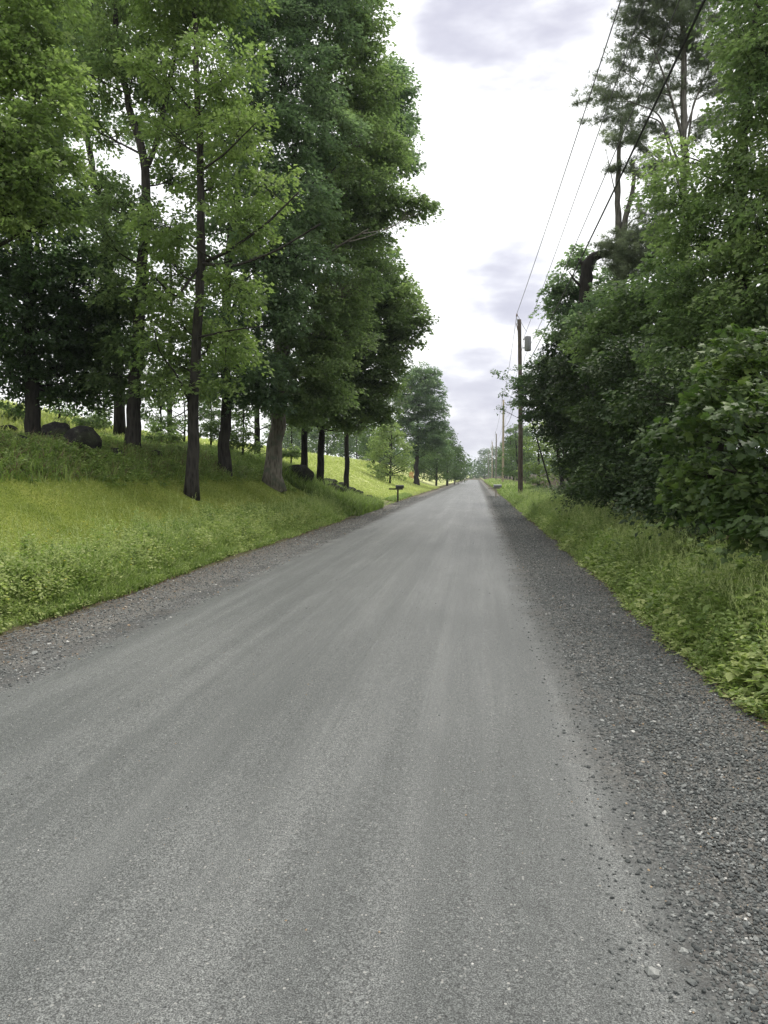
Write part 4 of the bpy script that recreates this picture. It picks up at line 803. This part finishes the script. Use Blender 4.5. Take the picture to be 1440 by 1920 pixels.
# dark soil and brush on the driveway side of the bank
TAN = simple('dead stems', (.15, .1, .062), .9)
mb = MB(); n = 5200; y = sdist(n, 10, 26); x = -7.8 - rng.uniform(0, 3.2, n); blades(mb, x, y, rng.uniform(.12, .5, n), .006, 1.1)
n = 9000; y = sdist(n, 2.6, 30); x = np.where(rng.random(n) < .5, edgeR(y) - .12 + rng.uniform(0, .4, n), edgeL(y) + .16 - rng.uniform(0, .4, n)); blades(mb, x, y, rng.uniform(.02, .07, n), .003 + .0003 * y, 3.0, z=np.full(n, .035))
n = 9000; y = sdist(n, 2.4, 30); x = np.where(rng.random(n) < .4, edgeR(y) + .15 - rng.gamma(1.5, .14, n), edgeL(y) - .1 + rng.gamma(1.6, .2, n)); a = rng.uniform(0, 6.28, n)
scatter(mb, KITE, np.stack([x, y, np.full(n, .045)], -1), np.stack([np.cos(a), np.sin(a), rng.normal(0, .15, n)], -1), norm(np.stack([rng.normal(0, .3, n), rng.normal(0, .3, n), np.ones(n)], -1)), rng.uniform(.008, .022, n) + .0003 * y, .5)
stuff(mb.build('dead_stems', TAN), 'tan dead stems and leaf litter on the bank and along the gravel edge', 'litter')
mb = MB(); rb = np.random.default_rng(8)
for (px, py, rr0) in [(110, 856, .45), (150, 858, .5), (180, 850, .4), (195, 868, .45), (235, 880, .4), (75, 862, .4), (320, 882, .45), (330, 850, .35), (520, 905, .7), (560, 912, .8), (600, 918, .8), (640, 930, .6), (670, 938, .5), (200, 830, .4), (90, 830, .4), (590, 900, .5), (625, 912, .5)]:
    p = hit(px, py); n = 900; a = rb.uniform(0, 6.28, n); q_ = rr0 * rb.uniform(0, 1, n) ** .5; x = p[0] + q_ * np.cos(a); y = p[1] + q_ * np.sin(a); z = G(x, y) + rb.uniform(.02, .3, n) * (1 - .6 * (q_ / rr0) ** 2)
    scatter(mb, KITE, np.stack([x, y, z], -1), norm(np.stack([np.cos(a) + rb.normal(0, .6, n), np.sin(a) + rb.normal(0, .6, n), rb.normal(.1, .4, n)], -1)), norm(rb.normal(0, .35, (n, 3)) + np.array([0, 0, 1])), rb.uniform(.05, .1, n), np.clip(rb.normal(.4, .2, n), 0, 1))
stuff(mb.build('bank_ferns', LM['weed']), 'low brush and ferns around the boulders on the bank', 'undergrowth')
mb = MB(); weeds(mb, 700, lambda y, n: -4.9 - rng.uniform(0, 5, n), (31, 38), (.15, .45), (.07, .12), 14, KITE, .35)
stuff(mb.build('bank_brush', LM['weed']), 'low green brush on the end of the bank beside the driveway', 'undergrowth')

# two big-leaved plants at the gravel edge, near right
for i, (px, py, nl, sz, lab) in enumerate([(1415, 1300, 16, .2, 'big-leaved dock plant at the gravel edge, nearest the camera on the right'), (1345, 1235, 13, .15, 'smaller big-leaved dock plant just beyond the nearest one on the right verge')]):
    p = hit(px, py); p[0] = max(p[0], 1.9 - .02); z0 = g1(p[0], p[1]); rb = np.random.default_rng(60 + i)
    root = thing('broadleaf_plant', lab, 'plant', (p[0], p[1], z0)); a = np.arange(nl) * 2.4 + rb.uniform(-.3, .3, nl); h = rb.uniform(.05, .3, nl)
    tips = np.stack([p[0] + np.cos(a) * rb.uniform(.05, .16, nl), p[1] + np.sin(a) * rb.uniform(.05, .16, nl), z0 + h], -1)
    mb = MB()
    for k in range(nl): tube(mb, bez(np.array([p[0], p[1], z0]), np.array([p[0], p[1], z0 + h[k] * .7]), tips[k], 5), np.linspace(.004, .002, 5), 5, cap=False)
    mb.build('stems', LM['weed'], root)
    mb = MB(); scatter(mb, OVAL, tips, norm(np.stack([np.cos(a), np.sin(a), rb.uniform(-.1, .5, nl)], -1)), norm(np.stack([rb.normal(0, .25, nl), rb.normal(0, .25, nl), np.ones(nl)], -1)), sz * rb.uniform(.6, 1.1, nl), np.clip(rb.normal(.55, .15, nl), 0, 1)); mb.build('leaves', LM['weed'], root)

# ------------------------------------------------------------------ utility poles and wires
POLED = bark_mat('dark creosoted pole wood', (.035, .028, .022), (.1, .082, .065)); POLEP = bark_mat('weathered tan pole wood', (.2, .165, .11), (.38, .33, .23))
POLEG = bark_mat('grey pole wood', (.12, .11, .095), (.24, .22, .19))
GALV = simple('galvanised steel', (.38, .39, .4), .45, .6); CERAM = simple('brown porcelain', (.16, .12, .1), .3); DARKM = simple('black painted steel', (.025, .025, .025), .5, .2)
WIRE = simple('bare aluminium wire', (.12, .12, .125), .5, .3); CABLE = simple('black cable sheath', (.012, .012, .013), .55)
poles = [(975, 50, 11.55, 'pole', POLED, 'nearest and tallest utility pole, dark wood with a grey transformer can', .15),
         (943, 104, 11.4, 'pole', POLEP, 'second utility pole, pale tan wood beside the road', .15),
         (930, 160, 9.9, 'pole', POLEG, 'third utility pole, grey wood far along the road', .15),
         (922.5, 215, 10.6, 'pole', POLEP, 'fourth utility pole, thin tan one far along the road', .15),
         (916, 270, 9.8, 'pole', POLEG, 'fifth and farthest utility pole on the right of the road', .15)]
PX = []
for i, (px, Y, H, _, m_, lab, r0) in enumerate(poles):
    x = at(px, 893, Y)[0]; z0 = g1(x, Y); root = thing('utility_pole', lab, 'utility pole', (x, Y, z0), 'utility poles along the right side of the road')
    top = CAMZ + 0; zt = H if i == 0 else z0 + H
    rr = np.random.default_rng(i)
    mb = MB(); ln = .12 if i == 0 else .0
    tube(mb, smooth_path([(x + ln * .3, Y, z0 - .3), (x, Y, z0 + H * .5), (x - ln, Y, zt)], 16), np.linspace(r0 * 1.1, r0 * .75, 16), 12, .5, .02, rr); mb.build('shaft', m_, root)
    PX.append((x - ln, Y, zt))
    mb = MB(); tube(mb, [(x - ln - .16, Y, zt - .05), (x - ln - .16, Y, zt + .1), (x - ln - .16, Y, zt + .34)], [.015, .015, .012], 6)
    box(mb, (x - ln - .1, Y, zt - .12), (.12, .06, .3)); mb.build('bracket', GALV, root)
    mb = MB(); tube(mb, [(x - ln - .16, Y, zt + .2), (x - ln - .16, Y, zt + .26), (x - ln - .16, Y, zt + .27), (x - ln - .16, Y, zt + .34), (x - ln - .16, Y, zt + .38)], [.05, .07, .045, .06, .03], 10); mb.build('insulator', CERAM, root)
    if i == 0:
        cx = x + .42; zc = 10.05
        mb = MB(); zz = np.array([0, .03, .06, .86, .9, .95]); tube(mb, [(cx, Y - .05, zc - .5 + q) for q in zz], [.17, .2, .21, .21, .2, .1], 20); tr_ = mb.build('transformer', simple('weathered grey can', (.17, .175, .18), .5, .3), root)
        for sx in (-.08, .08):
            mb = MB(); tube(mb, [(cx + sx, Y - .05, zc + .42 + q) for q in (0, .08, .1, .18, .2, .3)], [.03, .03, .045, .03, .04, .02], 8); mb.build('bushing', CERAM, tr_)
        mb = MB(); box(mb, (x + .17, Y - .05, zc + .25), (.14, .08, .08)); mb.build('bracket', GALV, root)
        mb = MB(); box(mb, (x + .17, Y - .05, zc - .3), (.14, .08, .08)); mb.build('bracket', GALV, root)
        mb = MB(); tube(mb, smooth_path([(x - ln - .16, Y, zt + .36), (x + .2, Y - .1, zt - .6), (cx - .08, Y - .05, zc + .72)], 8), .012, 5); mb.build('drop_lead', CABLE, root)
        mb = MB(); tube(mb, [(x - .19, Y - .03, zt - .75), (x - .25, Y - .03, zt - .5), (x - .3, Y - .03, zt - .25)], [.03, .035, .03], 8); box(mb, (x - .15, Y - .03, zt - .5), (.2, .04, .04)); mb.build('fuse_cutout', CERAM, root)
def span(p, q, sag, n=40):
    t = np.linspace(0, 1, n)[:, None]; pt = np.array(p) * (1 - t) + np.array(q) * t; pt[:, 2] -= sag * 4 * (t * (1 - t))[:, 0]; return pt
def wire(lab, offs, rad, m_, name='power_line', back=None):
    """one line from behind the camera past every pole"""
    pts = []; P_ = [back] + [(px + offs[0], py, pz + offs[1]) for px, py, pz in PX]
    for a, b_ in zip(P_[:-1], P_[1:]): s_ = span(a, b_, .35 if a is back else .9); pts.append(s_ if not pts else s_[1:])
    pts = np.concatenate(pts); keep = np.r_[True, np.linalg.norm(np.diff(pts, axis=0), axis=1) > 1e-4]
    mb = MB(); r_w = rad * np.maximum(1, pts[:, 1] / 70)
    tube(mb, pts[keep], np.full(keep.sum(), rad), 6); return tag(mb.build(name, m_), lab, 'power line')
wire('thin bare wire running over the very tops of the utility poles', (-.16, .38), .015, WIRE, back=(3.27, -6, 11.9))
wire('thin wire second from the top, meeting the nearest pole at its transformer', (.34, -1.0), .012, WIRE, back=(3.1, -6, 10.9))
wire('thin wire between the transformer wire and the thick black cable', (.38, -2.3), .012, WIRE, back=(3.15, -6, 9.4))
wire('thick black cable, lowest of the lines and nearest the trees', (.17, -3.5), .021, CABLE, name='cable', back=(3.0, -6, 8.2))

# ------------------------------------------------------------------ mailboxes
def mailbox(lab, px, Y, h, mbox, mpost, wd=.2, ln=.5, rz=0., arm=True):
    x = at(px, 893, Y)[0]; z = g1(x, Y); root = thing('mailbox', lab, 'mailbox', (x, Y, z))
    mb = MB(); box(mb, (x, Y, z + h * .45 - .1), (.1, .1, h * .9 + .2), bevel=.008); mb.build('post', mpost, root)
    if arm:
        mb = MB(); box(mb, (x - .12, Y, z + h * .86), (.85, .09, .09), bevel=.006); mb.build('arm', mpost, root)
    # arched box: half-round top
    a = np.linspace(0, np.pi, 9); prof = [(-wd / 2, 0), ] + [(-math.cos(q) * wd / 2, .1 + math.sin(q) * wd / 2) for q in a] + [(wd / 2, 0)]
    v_ = []; n = len(prof)
    for e in (-ln / 2, ln / 2):
        for u_, w2 in prof: v_.append((e, u_, w2))
    v_ = np.array(v_); ca, sa = math.cos(rz), math.sin(rz); v_ = v_ @ np.array([[ca, sa, 0], [-sa, ca, 0], [0, 0, 1]]) + np.array([x + .12, Y, z + h * .86 + (.048 if arm else .02)])
    q = np.array([[i, (i + 1) % n, n + (i + 1) % n, n + i] for i in range(n)]); mb = MB()
    mb.add(v_, [q, np.arange(n)[::-1][None].copy(), (np.arange(n) + n)[None]]); bx_ = mb.build('box', mbox, root)
    mb = MB(); c = v_[n:].mean(0); box(mb, (c[0] + .012, c[1], c[2]), (.02, wd * .92, .19), rz); mb.build('door', mbox, bx_)
    mb = MB(); box(mb, (c[0] - .15, c[1] - wd / 2 - .012, c[2] + .1), (.02, .015, .16)); box(mb, (c[0] - .12, c[1] - wd / 2 - .012, c[2] + .17), (.09, .015, .05)); mb.build('flag', simple('red flag', (.35, .03, .02)), bx_)
WOODD = simple('dark stained wood', (.045, .033, .025), .8)
mailbox('dark mailbox on a wooden post with a long arm at the driveway mouth', 746, 47, .92, DARKM, WOODD)
mailbox('grey mailbox on a pale post beside the right road edge', 930, 57, .85, simple('dull grey sheet metal', (.14, .145, .15), .5, .4), simple('pale weathered wood', (.3, .27, .23), .8), .24, .6)
mailbox('black mailbox far along the left road edge', 859, 150, 1.0, DARKM, WOODD, .5, .8)
mailbox('white box on a post at the far end of the road', 868.5, 185, 1.1, simple('white painted metal', (.78, .78, .76), .4), simple('white post', (.7, .7, .68), .6), .6, .9)

# ------------------------------------------------------------------ far lawn details: wire fence, orange boards, thin poles
FENCE = simple('grey fence post wood', (.3, .29, .26), .85)
root = thing('wire_fence', 'low wire fence with thin pale posts crossing the far lawn', 'fence', (*base_at(770, 893, 118), 0))
tops_ = []
for k in range(14):
    x = -17 + k * 1.0; y = 112 + k * 2.2; z = g1(x, y); tops_.append((x, y, z + 1.05)); mb = MB(); tube(mb, [(x, y, z - .2), (x, y, z + 1.1)], [.05, .045], 6); mb.build('post', FENCE, root)
for dz in (0, .35, .7):
    mb = MB(); tube(mb, [(a, b_, c - dz) for a, b_, c in tops_], .012, 4); mb.build('wire', WIRE, root)
ox, oy = base_at(771, 893, 108); oz = g1(ox, oy)
root = thing('board_stack', 'upright orange wooden boards beside the tall far-lawn maple', 'boards', (ox, oy, oz)); ORG = simple('orange raw wood', (.5, .25, .1), .7)
for k in range(5): mb = MB(); box(mb, (ox - .26 + k * .13, oy + .03 * (k % 2), oz + .38 + .04 * (k % 3)), (.11, .03, .85 + .08 * (k % 3)), bevel=.004); mb.build('board', ORG, root)
mb = MB(); box(mb, (ox, oy + .06, oz + .25), (.7, .04, .1)); mb.build('rail', ORG, root)
mb = MB(); box(mb, (ox, oy + .06, oz + .65), (.7, .04, .1)); mb.build('rail', ORG, root)
for px, Y, H, lab in ((863, 230, 8.5, 'thin grey utility pole on the far left side of the road'), (870, 290, 8, 'thinner grey utility pole beyond it where the road ends')):
    x = at(px, 893, Y)[0]; z = g1(x, Y); root = thing('utility_pole', lab, 'utility pole', (x, Y, z)); mb = MB(); tube(mb, [(x, Y, z - .3), (x, Y, z + H * .5), (x, Y, z + H)], [.17, .15, .12], 8); mb.build('shaft', POLEG, root)
    mb = MB(); tube(mb, [(x, Y, z + H), (x, Y, z + H + .3)], [.05, .04], 6); mb.build('insulator', CERAM, root)

# ------------------------------------------------------------------ thin air
m_h = bpy.data.materials.new('thin haze'); m_h.use_nodes = True; t = m_h.node_tree; t.nodes.clear()
o_ = t.nodes.new('ShaderNodeOutputMaterial'); pv = t.nodes.new('ShaderNodeVolumePrincipled'); pv.inputs['Density'].default_value = .0003; pv.inputs['Color'].default_value = (.86, .92, 1, 1); pv.inputs['Anisotropy'].default_value = .2
t.links.new(pv.outputs[0], o_.inputs['Volume'])
mb = MB(); box(mb, (0, 1010, 22), (8200, 6100, 46)); hz = mb.build('haze', m_h); hz['kind'] = 'stuff'; hz['label'] = 'thin pale haze softening the farthest trees'; hz['category'] = 'haze'
